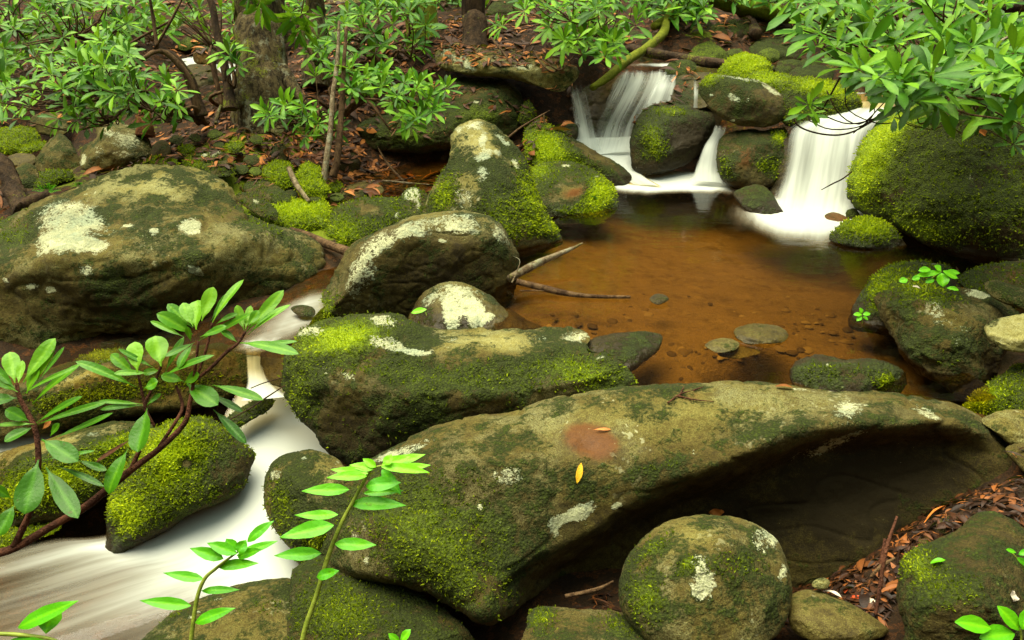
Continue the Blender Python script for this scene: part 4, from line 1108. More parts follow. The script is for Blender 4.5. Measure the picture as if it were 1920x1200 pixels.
rock('boulder', 'shadowed mossy boulder underneath the left end of the foreground slab',
     [(545, 1150), (548, 1090), (560, 1062), (620, 1040), (680, 1060), (730, 1085), (790, 1115), (845, 1150), (880, 1190), (890, 1240), (560, 1250)], 2.2, 2.55, .5, paint=[('M', 640, 1150, 80, 60, 0, .3)], moss=.34, tone=.28, cat='boulder')
rock('boulder', 'grey-topped boulder at the bottom edge beside the white water',
     [(235, 1240), (265, 1200), (300, 1166), (350, 1132), (400, 1111), (450, 1096), (510, 1087), (556, 1089), (575, 1130), (585, 1250), (400, 1270)], 2.2, 2.55, .5,
     paint=[('M', 500, 1140, 60, 30, 0, .2), ('M', 330, 1150, 60, 20, -30, .2), ('L', 365, 1150, 26, 6, -35, .4), ('L', 420, 1120, 24, 4, -20, .35)], moss=.22, tone=.42)
rock('boulder', 'upright mossy boulder between the white chute and the foreground slab',
     [(494, 915), (500, 885), (520, 858), (560, 843), (605, 849), (642, 872), (680, 920), (680, 1020), (640, 1075), (590, 1085), (568, 1070), (556, 1045), (530, 1012), (510, 985), (497, 950)],
     2.58, 2.85, .6, ridges=[([(540, 890), (580, 950), (600, 1040)], [.12, .2, .16])], paint=[('L', 518, 890, 14, 22, 20, .45), ('L', 570, 860, 10, 4, 0, .5), ('L', 603, 880, 14, 3, 20, .35), ('M', 520, 950, 30, 60, 0, .25), ('M', 590, 1020, 40, 40, 0, .35), ('T', 580, 890, 60, 40, 0, .15)], moss=.30, tone=.42)
rock('boulder', 'bright mossy boulder on the left bank of the white chute',
     [(200, 1005), (204, 945), (218, 900), (245, 858), (290, 810), (330, 790), (380, 783), (420, 800), (455, 830), (475, 852), (466, 886), (452, 918), (410, 945), (350, 972), (300, 1002), (258, 1024), (215, 1040), (200, 1030)],
     2.78, 3.08, .62, ridges=[([(250, 920), (300, 860), (370, 815), (430, 830)], [.2, .25, .2, .1]), ([(240, 980), (330, 930), (420, 890)], [.16, .2, .13])],
     paint=[('M', 320, 850, 70, 50, -30, .5), ('M', 230, 960, 30, 50, 0, .4), ('M', 430, 880, 50, 40, 0, -.25), ('R', 345, 862, 20, 14, 0, .4), ('M', 345, 862, 16, 10, 0, -.8), ('T', 430, 880, 60, 50, 0, -.1), ('R', 430, 880, 40, 40, 0, .2)], moss=.50, tone=.28, wetline=-.42, cat='boulder')
rock('boulder', 'grey-backed mossy boulder behind the rhododendron sprig at the left edge',
     [(-60, 900), (-30, 870), (0, 852), (60, 830), (130, 810), (200, 795), (258, 790), (300, 806), (275, 850), (240, 890), (205, 925), (160, 962), (90, 988), (40, 1002), (-60, 1015)],
     2.85, 3.15, .62, ridges=[([(0, 890), (100, 860), (220, 830)], [.16, .22, .15])],
     paint=[('M', 80, 910, 120, 36, -20, .55), ('M', 230, 830, 60, 20, -20, .45), ('T', 130, 830, 130, 20, -14, .3), ('M', 130, 822, 130, 16, -14, -.3), ('R', 80, 945, 40, 14, -20, .5), ('L', 170, 815, 40, 6, -10, .28), ('L', 50, 845, 40, 6, -14, .28)], moss=.40, tone=.30, wetline=-.42)
rock('rock', 'low moss cushion at the waterline under the rhododendron branch', [(-40, 1010), (10, 988), (60, 982), (108, 985), (100, 1000), (50, 1015), (0, 1030), (-40, 1045)], 2.72, 2.85, .6, moss=.68, tone=.2)
rock('boulder', 'long low ledge rock across the left channel with a pale bare stripe',
     [(-80, 740), (40, 703), (130, 678), (200, 656), (300, 648), (400, 645), (470, 653), (545, 662), (540, 692), (516, 714), (470, 727), (430, 748), (380, 763), (310, 772), (240, 782), (150, 800), (60, 812), (-80, 830)],
     3.22, 3.52, .5, ridges=[([(-40, 755), (80, 725), (170, 700), (260, 690), (380, 680), (500, 680)], [.13, .17, .18, .17, .15, .08])],
     paint=[('M', 190, 668, 50, 14, -5, .6), ('T', 140, 712, 70, 12, -14, .45), ('L', 150, 708, 44, 7, -14, .33), ('M', 160, 745, 140, 24, -10, .4), ('M', 350, 715, 110, 22, -10, .25), ('T', 420, 700, 90, 26, -10, -.1), ('W', 430, 690, 80, 30, 0, .4), ('R', 300, 655, 100, 14, 0, .3)], moss=.26, tone=.32, cat='boulder')
rock('rock', 'small dark mossy stone splitting the foot of the chute', [(420, 795), (440, 771), (478, 751), (510, 747), (508, 765), (472, 788), (440, 806)], 3.12, 3.25, .6, moss=.4, tone=.15, wet=.3)
rock('rock', 'wet dark stone beside the little drop into the white chute', [(488, 690), (492, 660), (525, 652), (560, 660), (560, 720), (530, 726), (500, 716)], 3.2, 3.35, .5, moss=.0, tone=.14, wet=.6)
rock('rock', 'small stone in the narrow inlet between the huge boulder and the overhanging one', [(590, 520), (600, 498), (625, 488), (650, 492), (655, 515), (635, 530), (605, 532)], 3.95, 4.05, .8, moss=.2, tone=.2, wet=.2)
rock('rock', 'little mossy pebble behind the inlet stone under the brown branch', [(600, 485), (612, 472), (630, 470), (640, 480), (632, 492), (608, 493)], 4.1, 4.15, .8, moss=.4, tone=.25)
rock('rock', 'submerged stone in the white water of the inlet', [(545, 580), (560, 572), (585, 575), (590, 590), (565, 594)], 3.42, 3.48, .6, moss=.2, tone=.15, wet=.5)

# left bank, mossy mounds and lichened stones
rock('boulder', 'angular grey-green lichened boulder under the left rhododendron',
     [(141, 297), (150, 278), (178, 262), (183, 236), (200, 227), (240, 235), (270, 250), (284, 276), (281, 297), (250, 312), (200, 324), (160, 320)], 5.0, 5.25, .75,
     ridges=[([(190, 235), (205, 270), (195, 310)], [.07, .2, .16])], paint=[('L', 235, 262, 44, 22, 15, .40), ('L', 150, 297, 10, 16, 0, .6), ('L', 200, 245, 18, 16, 0, .34), ('L', 240, 290, 18, 7, 0, .4), ('L', 185, 285, 16, 22, 0, .3)], moss=.28, tone=.40)
rock('rock', 'brown cone-shaped rock left of the lichened boulder', [(60, 314), (74, 285), (98, 259), (115, 252), (135, 270), (152, 305), (142, 322), (90, 325)], 5.05, 5.2, .8, moss=.22, tone=.34, rust=.12)
rock('rock', 'low yellow-green mossy rock at the left edge under the bush', [(-40, 255), (0, 243), (40, 239), (65, 245), (73, 262), (65, 282), (30, 289), (-40, 292)], 5.4, 5.6, .75, moss=.72, tone=.2)
rock('rock', 'reddish flat rock half hidden below the left rhododendron leaves', [(56, 222), (75, 213), (110, 212), (130, 225), (125, 250), (90, 254), (62, 245)], 5.6, 5.75, .7, moss=.15, tone=.32, rust=.3)
rock('rock', 'slim mossy stone in front of the low yellow-green rock', [(38, 282), (60, 270), (85, 268), (84, 278), (55, 286)], 5.2, 5.3, .7, moss=.7, tone=.2)
rock('rock', 'grey stone beside the dark broken root at the left edge', [(18, 345), (28, 315), (48, 305), (68, 315), (74, 345), (55, 368), (30, 366)], 4.75, 4.9, .8, moss=.2, tone=.33)
rock('rock', 'arched mossy stone beside the huge boulder near the ferns', [(62, 345), (75, 325), (100, 318), (130, 322), (138, 335), (115, 342), (95, 355), (70, 358)], 4.75, 4.9, .75, moss=.55, tone=.25)
rock('rock', 'dark flat stone in the left back channel', [(10, 300), (30, 288), (62, 290), (66, 305), (35, 312)], 5.05, 5.15, .6, moss=.0, tone=.22, wet=.3)
rock('rock', 'dark little rock at the right foot of the lichened boulder', [(282, 290), (290, 270), (305, 262), (320, 275), (318, 292), (298, 300)], 4.95, 5.05, .8, moss=.1, tone=.15)
rock('rock', 'low stone with a pale lichen cap behind the crest of the huge boulder', [(335, 312), (350, 298), (372, 284), (402, 279), (425, 290), (442, 310), (430, 330), (380, 330)], 4.5, 4.75, .6, paint=[('L', 395, 288, 26, 8, -12, .6), ('M', 360, 305, 24, 12, 0, .4)], moss=.42, tone=.3)
rock('rock', 'mossy strip along the back of the huge boulder crest', [(270, 312), (285, 298), (310, 297), (330, 303), (325, 318), (290, 322)], 4.55, 4.65, .6, moss=.75, tone=.2)
rock('rock', 'yellow-green moss hummock left of the bark-stripped stick', [(494, 330), (504, 308), (525, 303), (545, 312), (552, 335), (540, 352), (510, 352)], 4.65, 4.8, .8, moss=.75, tone=.25)
rock('rock', 'yellow-green moss hummock at the foot of the twin pale stems', [(556, 345), (562, 318), (580, 306), (598, 315), (603, 340), (615, 360), (600, 378), (570, 372)], 4.5, 4.7, .8, moss=.78, tone=.25)
rock('rock', 'small rounded mossy stone beside the pale stems near the cave', [(618, 352), (624, 342), (636, 341), (642, 352), (634, 360), (622, 360)], 4.7, 4.75, .8, moss=.7, tone=.25)
rock('rock', 'sharp dark-topped mossy slab lying along the bank slope', [(455, 352), (475, 336), (500, 338), (530, 355), (545, 375), (520, 385), (480, 375)], 4.4, 4.65, .5, moss=.42, tone=.30)
rock('rock', 'lower mossy slab above the flank of the huge boulder', [(440, 372), (455, 360), (485, 370), (515, 390), (520, 410), (495, 408), (462, 390)], 4.2, 4.4, .5, moss=.40, tone=.32, paint=[('L', 480, 378, 10, 4, 20, .5)])
rock('boulder', 'plump bright moss-covered boulder between the huge boulder and the round mossy one', [(500, 400), (515, 382), (545, 376), (580, 380), (600, 375), (616, 392), (617, 425), (610, 448), (575, 450), (530, 432), (508, 418)], 4.25, 4.5, .8,
     paint=[('M', 560, 390, 60, 20, 0, .4)], moss=.66, tone=.2)
rock('boulder', 'round mossy boulder left of the lichen-tipped stone', [(612, 450), (617, 410), (638, 386), (680, 372), (720, 370), (748, 378), (765, 400), (755, 440), (700, 470), (650, 480), (622, 475)], 4.15, 4.5, .75,
     paint=[('M', 640, 440, 34, 30, 0, .3), ('R', 690, 390, 40, 12, 0, .3), ('M', 690, 395, 30, 12, 0, -.35), ('L', 720, 405, 12, 4, 0, .3)], moss=.50, tone=.34)
rock('rock', 'lichen-tipped pointed stone at the left foot of the standing boulder', [(735, 418), (742, 385), (755, 362), (774, 351), (792, 358), (805, 372), (812, 410), (790, 440), (752, 440)], 4.22, 4.42, .75,
     paint=[('L', 772, 365, 22, 16, 0, .62), ('L', 784, 382, 10, 12, 0, .5), ('L', 745, 405, 7, 9, 0, .4)], moss=.45, tone=.36)
rock('rock', 'dark low rock in the shade under the cave litter', [(505, 290), (512, 272), (525, 268), (540, 280), (540, 300), (520, 305)], 4.85, 4.95, .8, moss=.35, tone=.2)
rock('rock', 'brown mud-coloured flat stone at the edge of the cave pool', [(640, 360), (660, 345), (700, 340), (720, 355), (705, 368), (660, 370)], 4.6, 4.8, .4, moss=.1, tone=.28)
rock('rock', 'green flat stone half under water in the cave pool', [(672, 362), (690, 348), (705, 352), (712, 366), (690, 372)], 4.55, 4.65, .5, moss=.3, tone=.32)
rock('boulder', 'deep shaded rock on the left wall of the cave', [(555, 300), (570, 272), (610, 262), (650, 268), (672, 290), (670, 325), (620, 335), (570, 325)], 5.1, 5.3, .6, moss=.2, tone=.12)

# around the falls
rock('rock', 'small green mossy rock squeezed beside the block boulder at the cave mouth', [(974, 230), (980, 198), (988, 188), (998, 194), (1003, 215), (996, 235)], 5.5, 5.55, .8, moss=.5, tone=.25)
rock('rock', 'dark wet stone with a mossy face at the left foot of the curtain fall', [(1035, 258), (1045, 240), (1068, 231), (1083, 236), (1082, 258), (1065, 270), (1042, 268)], 5.4, 5.5, .8, moss=.3, tone=.12, wet=.4)
rock('boulder', 'dark wet ledge rock behind the curtain fall',
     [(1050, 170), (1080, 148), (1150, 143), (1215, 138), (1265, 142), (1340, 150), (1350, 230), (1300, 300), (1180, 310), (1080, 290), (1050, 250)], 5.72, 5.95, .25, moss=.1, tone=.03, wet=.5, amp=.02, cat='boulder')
rock('rock', 'mossy rock on the lip at the right end of the curtain fall', [(1247, 135), (1256, 118), (1280, 112), (1305, 118), (1300, 138), (1275, 150), (1256, 152)], 5.75, 5.9, .8, moss=.5, tone=.2)
rock('boulder', 'flat wet brown rock sheet between the curtain fall and the perched boulder', [(1255, 160), (1275, 142), (1320, 135), (1355, 145), (1360, 175), (1330, 200), (1280, 200), (1258, 185)], 5.35, 5.75, .45, moss=.18, tone=.22, wet=.4)
rock('rock', 'bright mossy rock beside the upper brook, left of the steep moss peak', [(1288, 108), (1300, 88), (1325, 79), (1350, 88), (1368, 112), (1350, 122), (1310, 118)], 6.3, 6.5, .8, moss=.66, tone=.2)
rock('rock', 'orange wet stone in the upper brook', [(1255, 105), (1265, 95), (1280, 95), (1288, 106), (1275, 113), (1260, 112)], 6.4, 6.5, .8, moss=.0, tone=.4, rust=.5, wet=.4)
rock('rock', 'small mossy stone on the far bank of the upper brook', [(1353, 92), (1365, 78), (1385, 71), (1404, 80), (1404, 92), (1380, 97)], 6.7, 6.85, .8, moss=.5, tone=.2)
rock('boulder', 'broad dark mossy boulder under the upper bush beyond the brook', [(1405, 98), (1412, 80), (1440, 70), (1490, 72), (1520, 85), (1525, 110), (1480, 122), (1430, 115)], 6.3, 6.6, .7, moss=.4, tone=.16)
rock('rock', 'round mossy stone in front of the broad dark boulder beyond the brook', [(1419, 108), (1428, 95), (1445, 91), (1460, 98), (1460, 112), (1440, 118)], 6.1, 6.2, .8, moss=.62, tone=.2)
rock('rock', 'mossy bump by the fallen log upstream', [(1360, 100), (1372, 92), (1390, 93), (1392, 103), (1375, 108)], 6.2, 6.3, .8, moss=.55, tone=.2)
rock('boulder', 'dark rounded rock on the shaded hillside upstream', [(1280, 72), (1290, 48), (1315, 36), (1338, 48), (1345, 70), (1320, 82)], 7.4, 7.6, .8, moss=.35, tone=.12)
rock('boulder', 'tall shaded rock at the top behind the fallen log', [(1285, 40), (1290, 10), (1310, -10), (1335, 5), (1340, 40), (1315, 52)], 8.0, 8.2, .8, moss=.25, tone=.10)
rock('rock', 'dark mossy rock below the overhanging bush tip', [(1475, 152), (1490, 128), (1530, 122), (1560, 130), (1560, 152), (1520, 160)], 5.5, 5.7, .7, moss=.4, tone=.15)
rock('rock', 'low mossy step rock where the right branch of the brook drops', [(1500, 118), (1520, 108), (1550, 115), (1555, 130), (1520, 135)], 6.0, 6.1, .7, moss=.5, tone=.15)
rock('boulder', 'wet rock ledge beneath the broad waterfall', [(1470, 260), (1540, 232), (1620, 215), (1660, 225), (1650, 300), (1630, 420), (1440, 420), (1450, 330)], 4.8, 5.02, .15, moss=.0, tone=.05, wet=.5)
# far left
rock('rock', 'orange-brown boulder amid the far cascade on the left', [(362, 108), (366, 92), (382, 85), (400, 90), (406, 106), (400, 121), (380, 123), (366, 118)], 6.4, 6.5, .85, paint=[('M', 385, 90, 20, 8, 0, .5)], moss=.05, tone=.42, rust=.6)
rock('rock', 'mossy rock above the orange-brown boulder', [(332, 88), (345, 72), (375, 64), (398, 72), (402, 86), (375, 84), (350, 95)], 6.7, 6.85, .8, moss=.6, tone=.25)
rock('rock', 'dark broad rock under the far cascade', [(345, 130), (370, 120), (405, 128), (420, 150), (400, 170), (360, 165)], 6.1, 6.3, .6, moss=.15, tone=.22, wet=.3)
rock('rock', 'mossy rock between the far cascade and the big trunk', [(378, 192), (395, 172), (425, 158), (455, 158), (458, 180), (430, 196), (395, 200)], 5.6, 5.85, .7, moss=.55, tone=.15)
rock('boulder', 'grey mossy boulder high behind the left rhododendron', [(82, 70), (92, 45), (118, 35), (140, 50), (145, 75), (115, 85)], 7.2, 7.4, .8, moss=.35, tone=.32)
rock('boulder', 'pale flat boulder at the top behind the second trunk', [(600, 30), (612, 5), (645, -8), (690, -5), (690, 18), (640, 32)], 7.6, 8.0, .6, moss=.1, tone=.55)
rock('boulder', 'mossy boulder below the pale flat one between the trunks', [(600, 60), (606, 36), (630, 28), (655, 36), (655, 58), (628, 66)], 7.0, 7.2, .8, moss=.5, tone=.3)
rock('rock', 'mossy stone just right of the big lichened trunk', [(518, 68), (524, 50), (536, 46), (546, 56), (545, 74), (530, 80)], 6.6, 6.7, .8, moss=.5, tone=.3)
rock('rock', 'mossy rock far behind the leaves at top centre', [(912, 22), (925, 4), (950, -4), (965, 6), (960, 25), (935, 32)], 7.6, 7.8, .8, moss=.45, tone=.2)

for i, (x, y, rx, ry, d) in enumerate([(1188, 64, 13, 8, 7.2), (1215, 80, 12, 7, 6.6), (1330, 70, 16, 10, 7.3), (1395, 52, 18, 11, 7.4), (1170, 98, 12, 7, 6.3), (1440, 128, 14, 8, 5.7), (1362, 60, 13, 8, 7.6), (1475, 60, 16, 9, 7.2), (1260, 62, 14, 7, 7.4),
                                       (1300, 30, 18, 11, 8.4), (1225, 18, 20, 11, 8.6), (1410, 140, 10, 6, 5.5), (1500, 90, 15, 8, 6.6)]):
    rock('rock', 'small mossy stone strewn beside the upper brook', blob(x, y, rx, ry, seed=i), d, d + .1, .8, moss=.3 + .07 * (i % 4), tone=.22, group='mossy stones beside the upper brook')
for i, (x, y, rx, ry, d) in enumerate([(330, 262, 15, 9, 5.0), (365, 258, 12, 8, 5.0), (402, 252, 15, 8, 4.95), (440, 276, 18, 10, 4.85), (470, 300, 16, 10, 4.75), (410, 272, 11, 7, 4.9), (480, 262, 13, 8, 4.95), (350, 280, 16, 8, 4.8), (520, 245, 12, 8, 5.0),
                                       (452, 318, 15, 9, 4.65), (300, 305, 12, 7, 4.7), (478, 322, 12, 8, 4.62), (545, 365, 14, 9, 4.5), (590, 372, 12, 8, 4.45), (632, 370, 13, 8, 4.45)]):
    rock('rock', 'small moss-covered stone bedded in the litter of the left bank', blob(x, y, rx, ry, seed=50 + i), d, d + .08, .8, moss=.35 + .1 * (i % 4), tone=.28, group='mossy stones of the left bank')

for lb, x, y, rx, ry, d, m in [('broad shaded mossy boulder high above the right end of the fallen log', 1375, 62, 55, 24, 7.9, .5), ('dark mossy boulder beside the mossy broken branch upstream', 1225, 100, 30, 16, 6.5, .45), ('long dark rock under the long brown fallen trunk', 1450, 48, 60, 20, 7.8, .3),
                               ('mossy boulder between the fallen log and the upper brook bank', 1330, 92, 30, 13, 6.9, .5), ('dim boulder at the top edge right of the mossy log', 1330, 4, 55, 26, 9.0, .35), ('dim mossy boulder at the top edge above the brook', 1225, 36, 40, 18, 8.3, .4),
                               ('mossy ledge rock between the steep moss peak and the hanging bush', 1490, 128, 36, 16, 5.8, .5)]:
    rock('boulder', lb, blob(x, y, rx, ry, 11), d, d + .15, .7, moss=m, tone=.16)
# ------------------------------------------------------------------ leaves
def leaf_grid(ns=6, wprof='rhodo'):
    s = np.linspace(0, 1, ns + 1)
    if wprof == 'rhodo':
        w = np.interp(s, [0, .12, .3, .6, .82, .94, 1], [.06, .10, .62, 1.0, .88, .5, .03])
    elif wprof == 'fetter':
        w = np.interp(s, [0, .04, .2, .45, .7, .9, 1], [.05, .3, .85, 1.0, .72, .26, .02])
    else:
        w = np.interp(s, [0, .1, .3, .55, .8, 1], [.05, .4, .85, 1.0, .7, .05])
    return s, w


def put_leaf(mb, base, tip, width, nrm, vary, ns=6, prof='rhodo', droop=.12, fold=.22, half=2, wob=0.0, rib=.12):
    """one blade with a folded midrib: base->tip, full width, upper face toward nrm"""
    base, tip = np.asarray(base, float), np.asarray(tip, float)
    ax = tip - base
    L = np.linalg.norm(ax); ax = ax / (L + 1e-9)
    n = np.asarray(nrm, float); n = n - ax * (n @ ax); n /= np.linalg.norm(n) + 1e-9
    sd = np.cross(n, ax)
    s, w = leaf_grid(ns, prof)
    t = np.linspace(-1, 1, half * 2 + 1)
    X = s[:, None] * L + 0 * t[None]
    Y = w[:, None] * t[None] * width / 2
    Z = np.abs(t[None]) * fold * w[:, None] * width / 2 + droop * L * (4 * s * (1 - s))[:, None] * np.ones_like(t)[None]
    if wob:
        Z = Z + wob * width * np.sin(s[:, None] * 9 + t[None] * 2)
    v = base + X[..., None] * ax + Y[..., None] * sd + Z[..., None] * n
    k = len(t)
    i, j = np.meshgrid(np.arange(ns), np.arange(k - 1), indexing='ij')
    f = np.stack([i * k + j, i * k + j + 1, (i + 1) * k + j + 1, (i + 1) * k + j], -1).reshape(-1, 4)
    va = np.full(v.shape[:2], float(vary)); va[:, k // 2] += rib
    mb.add(v.reshape(-1, 3), f[:, ::-1], va.ravel())


def whorl(mb, c, axis_, L, r_, n=None, ns=5, spread=None, light=.5):
    axis_ = axis_ / np.linalg.norm(axis_)
    n = n or r_.randint(7, 11)
    ref = np.array([.3, .5, .8]) if abs(axis_[2]) < .9 else np.array([1., 0, 0])
    u = np.cross(axis_, ref); u /= np.linalg.norm(u); v = np.cross(axis_, u)
    ph = r_.random() * 6.28
    for i in range(n):
        a = ph + i * 2.39996 + r_.uniform(-.25, .25)
        el = spread if spread is not None else r_.choice((r_.uniform(-.25, .25), r_.uniform(.1, .7), r_.uniform(.5, 1.15)))
        rad = math.cos(a) * u + math.sin(a) * v
        d = rad * math.cos(el) + axis_ * math.sin(el)
        d = d + np.array([0, 0, -.12])
        l = L * r_.uniform(.68, 1.1)
        nr = axis_ * math.cos(el) - rad * math.sin(el) + np.array([r_.uniform(-.25, .25), r_.uniform(-.25, .25), .25])
        va = min(1, max(0, r_.gauss(light, .24)))
        put_leaf(mb, c + d * L * .06, c + d * l, l * r_.uniform(.19, .27), nr, va, ns, droop=r_.uniform(.0, .10), fold=r_.uniform(.12, .4), half=1)


def bush(name, label, cat, root, clusters, seed, leaf=.14, group=None, light=.5, mat='rhodo', stem='twig', hubs=5, ax=(0, -.35, 1), rad=.016, nleaf=None, extra=()):
    """root (3D); clusters = (photo polygon, depth lo, depth hi, number of whorls)"""
    r_ = random.Random(seed)
    e = empty(name, root)
    tag(e, label, cat, group)
    fm, sm = MB(), MB()
    C_ = []
    for poly, d0, d1, cnt in clusters:
        poly = np.array(poly, float)
        x0, y0 = poly.min(0); x1, y1 = poly.max(0)
        k = 0; tries = 0
        while k < cnt and tries < cnt * 60:
            tries += 1
            p = np.array([[r_.uniform(x0, x1), r_.uniform(y0, y1)]])
            if not inside(p, poly)[0]: continue
            d = r_.uniform(d0, d1)
            q = P(p[0, 0], p[0, 1], d)
            if C_ and min(np.linalg.norm(q - o) for o in C_) < leaf * .55 and tries < cnt * 30: continue
            C_.append(q); k += 1
    C_ = np.array(C_)
    root = np.array(root, float)
    hub_i = r_.sample(range(len(C_)), min(hubs, len(C_)))
    H = []
    for hi in hub_i:
        h = C_[hi] * .72 + root * .28 + np.array([r_.uniform(-.05, .05), r_.uniform(-.05, .05), -.06])
        mid = root * .5 + h * .5 + np.array([r_.uniform(-.12, .12), r_.uniform(-.1, .1), r_.uniform(.0, .12)])
        tube(sm, [root + np.array([r_.uniform(-.04, .04), r_.uniform(-.04, .04), -.05]), mid, h], [rad, rad * .75, rad * .5], 6, .5, n=10)
        H.append(h)
    for c in C_:
        h = min(H, key=lambda q: np.linalg.norm(q - c))
        mid = (c + h) / 2 + np.array([r_.uniform(-.05, .05), r_.uniform(-.05, .05), r_.uniform(-.06, .02)])
        tube(sm, [h, mid, c], [rad * .45, rad * .3, rad * .2], 4, .5, n=7)
        out = c - (root + np.array([0, 0, .1])); out = out / (np.linalg.norm(out) + 1e-6)
        a = np.array(ax, float) * 1.0 + out * .45 + np.array([r_.uniform(-.4, .4), r_.uniform(-.4, .4), r_.uniform(-.2, .2)])
        whorl(fm, c, a, leaf * r_.uniform(.8, 1.15), r_, nleaf, light=light + r_.uniform(-.12, .12))
    for pth, rr in extra:
        tube(sm, pth, rr, 6, .5)
    fm.build('foliage', M[mat], e)
    sm.build('stems', M[stem], e)
    return e


# hanging bush over the enormous boulder, upper right
bush('rhododendron', 'large bright rhododendron hanging over the enormous boulder at the upper right', 'bush', P(1990, 120, 4.3),
     [([(1480, -10), (1640, 10), (1700, 60), (1640, 150), (1560, 120), (1500, 60)], 3.2, 3.7, 22),
      ([(1560, 90), (1700, 60), (1900, 90), (1930, 200), (1840, 215), (1700, 190), (1600, 150)], 3.0, 3.6, 46),
      ([(1640, -20), (1930, -20), (1930, 120), (1760, 100), (1680, 60)], 3.3, 4.0, 34),
      ([(1640, 120), (1760, 130), (1740, 200), (1650, 180)], 2.9, 3.1, 9),
      ([(1860, 120), (1940, 110), (1950, 230), (1880, 240)], 2.7, 3.1, 7)], 11, .140, light=.52, hubs=12, rad=.014)
bush('rhododendron_sprig', 'small rhododendron sprig dangling in front of the broad waterfall', 'bush', P(1600, 130, 3.75),
     [([(1505, 195), (1535, 195), (1535, 222), (1505, 222)], 3.7, 3.75, 2)], 12, .13, light=.6, hubs=1, rad=.007, stem='dark_twig')
bush('rhododendron_sprig', 'low rhododendron sprigs leaning on the mossy crest of the enormous boulder', 'bush', P(1860, 170, 3.9),
     [([(1640, 215), (1760, 200), (1780, 225), (1700, 228)], 3.5, 3.8, 4), ([(1820, 190), (1880, 200), (1880, 228), (1830, 225)], 3.2, 3.5, 4), ([(1895, 258), (1930, 255), (1930, 275), (1900, 275)], 3.2, 3.3, 1)], 13, .12, light=.5, hubs=3, rad=.008)
# left bush
bush('rhododendron', 'wide rhododendron thicket above the lichened boulder on the left', 'bush', G(380, 215, .35),
     [([(40, 90), (120, 100), (210, 60), (240, 90), (180, 150), (90, 140)], 4.3, 4.8, 22), ([(0, 160), (70, 160), (110, 200), (60, 230), (0, 215)], 4.2, 4.6, 9),
      ([(90, 130), (240, 95), (260, 170), (170, 200), (110, 190)], 4.1, 4.6, 26), ([(85, 200), (180, 195), (230, 225), (170, 240), (95, 245)], 4.3, 4.8, 10),
      ([(190, 170), (300, 130), (360, 170), (380, 205), (280, 235), (210, 220)], 4.5, 4.9, 22)], 21, .118, light=.56, hubs=9, rad=.014,
     extra=[([P(372, 215, 5.0), P(362, 165, 4.95), P(335, 120, 4.9), P(295, 95, 4.85), P(240, 130, 4.8), P(130, 180, 4.6)], [.024, .022, .02, .014, .009, .005]),
            ([P(295, 95, 4.85), P(288, 40, 4.85), P(278, -20, 4.8)], [.013, .01, .008]), ([P(288, 95, 4.85), P(320, 40, 4.8), P(345, -10, 4.8)], [.009, .008, .006]),
            ([P(205, 105, 4.9), P(255, 75, 4.9), P(318, 40, 4.85)], [.006, .008, .006])])
bush('rhododendron', 'deep shaded rhododendron filling the upper left corner', 'bush', G(-60, 60, .62),
     [([(-10, -20), (150, -20), (150, 60), (60, 110), (0, 120)], 5.6, 6.6, 40), ([(180, -10), (290, -10), (260, 60), (200, 60)], 5.2, 6.0, 16), ([(0, 90), (25, 90), (25, 160), (0, 160)], 5.0, 5.4, 5)], 22, .13, light=.5, hubs=8)
bush('rhododendron', 'thin rhododendron between the dark leaning stem and the far cascade', 'bush', G(420, 195, .36),
     [([(300, -10), (400, -10), (400, 70), (330, 60)], 5.4, 6.2, 14), ([(420, 90), (455, 90), (455, 130), (420, 130)], 5.0, 5.1, 3), ([(400, 20), (440, 10), (440, 80), (410, 80)], 5.3, 5.8, 6)], 23, .13, light=.42, hubs=5)
# centre-left bush over the cave
bush('rhododendron', 'fresh green rhododendron spreading in front of the twin pale stems', 'bush', G(640, 205, .4),
     [([(590, 145), (660, 120), (720, 130), (760, 150), (700, 185), (620, 180)], 4.7, 5.1, 20), ([(700, 140), (790, 140), (850, 160), (840, 205), (770, 225), (720, 200)], 4.6, 5.0, 20),
      ([(485, 200), (560, 190), (610, 210), (600, 225), (500, 225)], 4.6, 4.9, 10), ([(560, 235), (620, 225), (640, 245), (570, 260)], 4.7, 4.9, 5), ([(750, 215), (800, 215), (790, 235), (760, 238)], 4.6, 4.7, 3)], 31, .115, light=.58, hubs=9, rad=.011)
bush('rhododendron', 'rhododendron between the second trunk and the dark trunk at top', 'bush', G(720, 110, .55),
     [([(610, 20), (700, 10), (800, 15), (825, 60), (760, 100), (640, 110), (590, 80)], 5.3, 6.0, 36), ([(560, 60), (640, 80), (640, 130), (580, 120)], 5.2, 5.5, 8), ([(690, -10), (800, -20), (800, 20), (690, 20)], 5.6, 6.2, 10)], 32, .13, light=.5, hubs=8, rad=.012)
bush('rhododendron', 'rhododendron cascading over the pale-ended slab at top centre', 'bush', G(1130, 60, .72),
     [([(965, -10), (1210, -20), (1190, 60), (1150, 100), (1060, 95), (990, 50)], 5.0, 5.7, 50), ([(1040, 70), (1160, 70), (1140, 110), (1060, 100)], 5.0, 5.4, 12), ([(925, 35), (955, 35), (950, 55), (925, 50)], 5.6, 5.8, 2)], 33, .13, light=.6, hubs=9, rad=.012)
bush('rhododendron_sprig', 'rhododendron leaves drooping across the face of the big lichened trunk', 'bush', P(520, -60, 5.0),
     [([(465, -10), (520, -10), (510, 25), (470, 20)], 4.8, 5.0, 3), ([(545, 10), (580, 10), (570, 60), (545, 55)], 4.9, 5.0, 5)], 34, .13, light=.5, hubs=2, rad=.007, ax=(0, -.8, -.3))
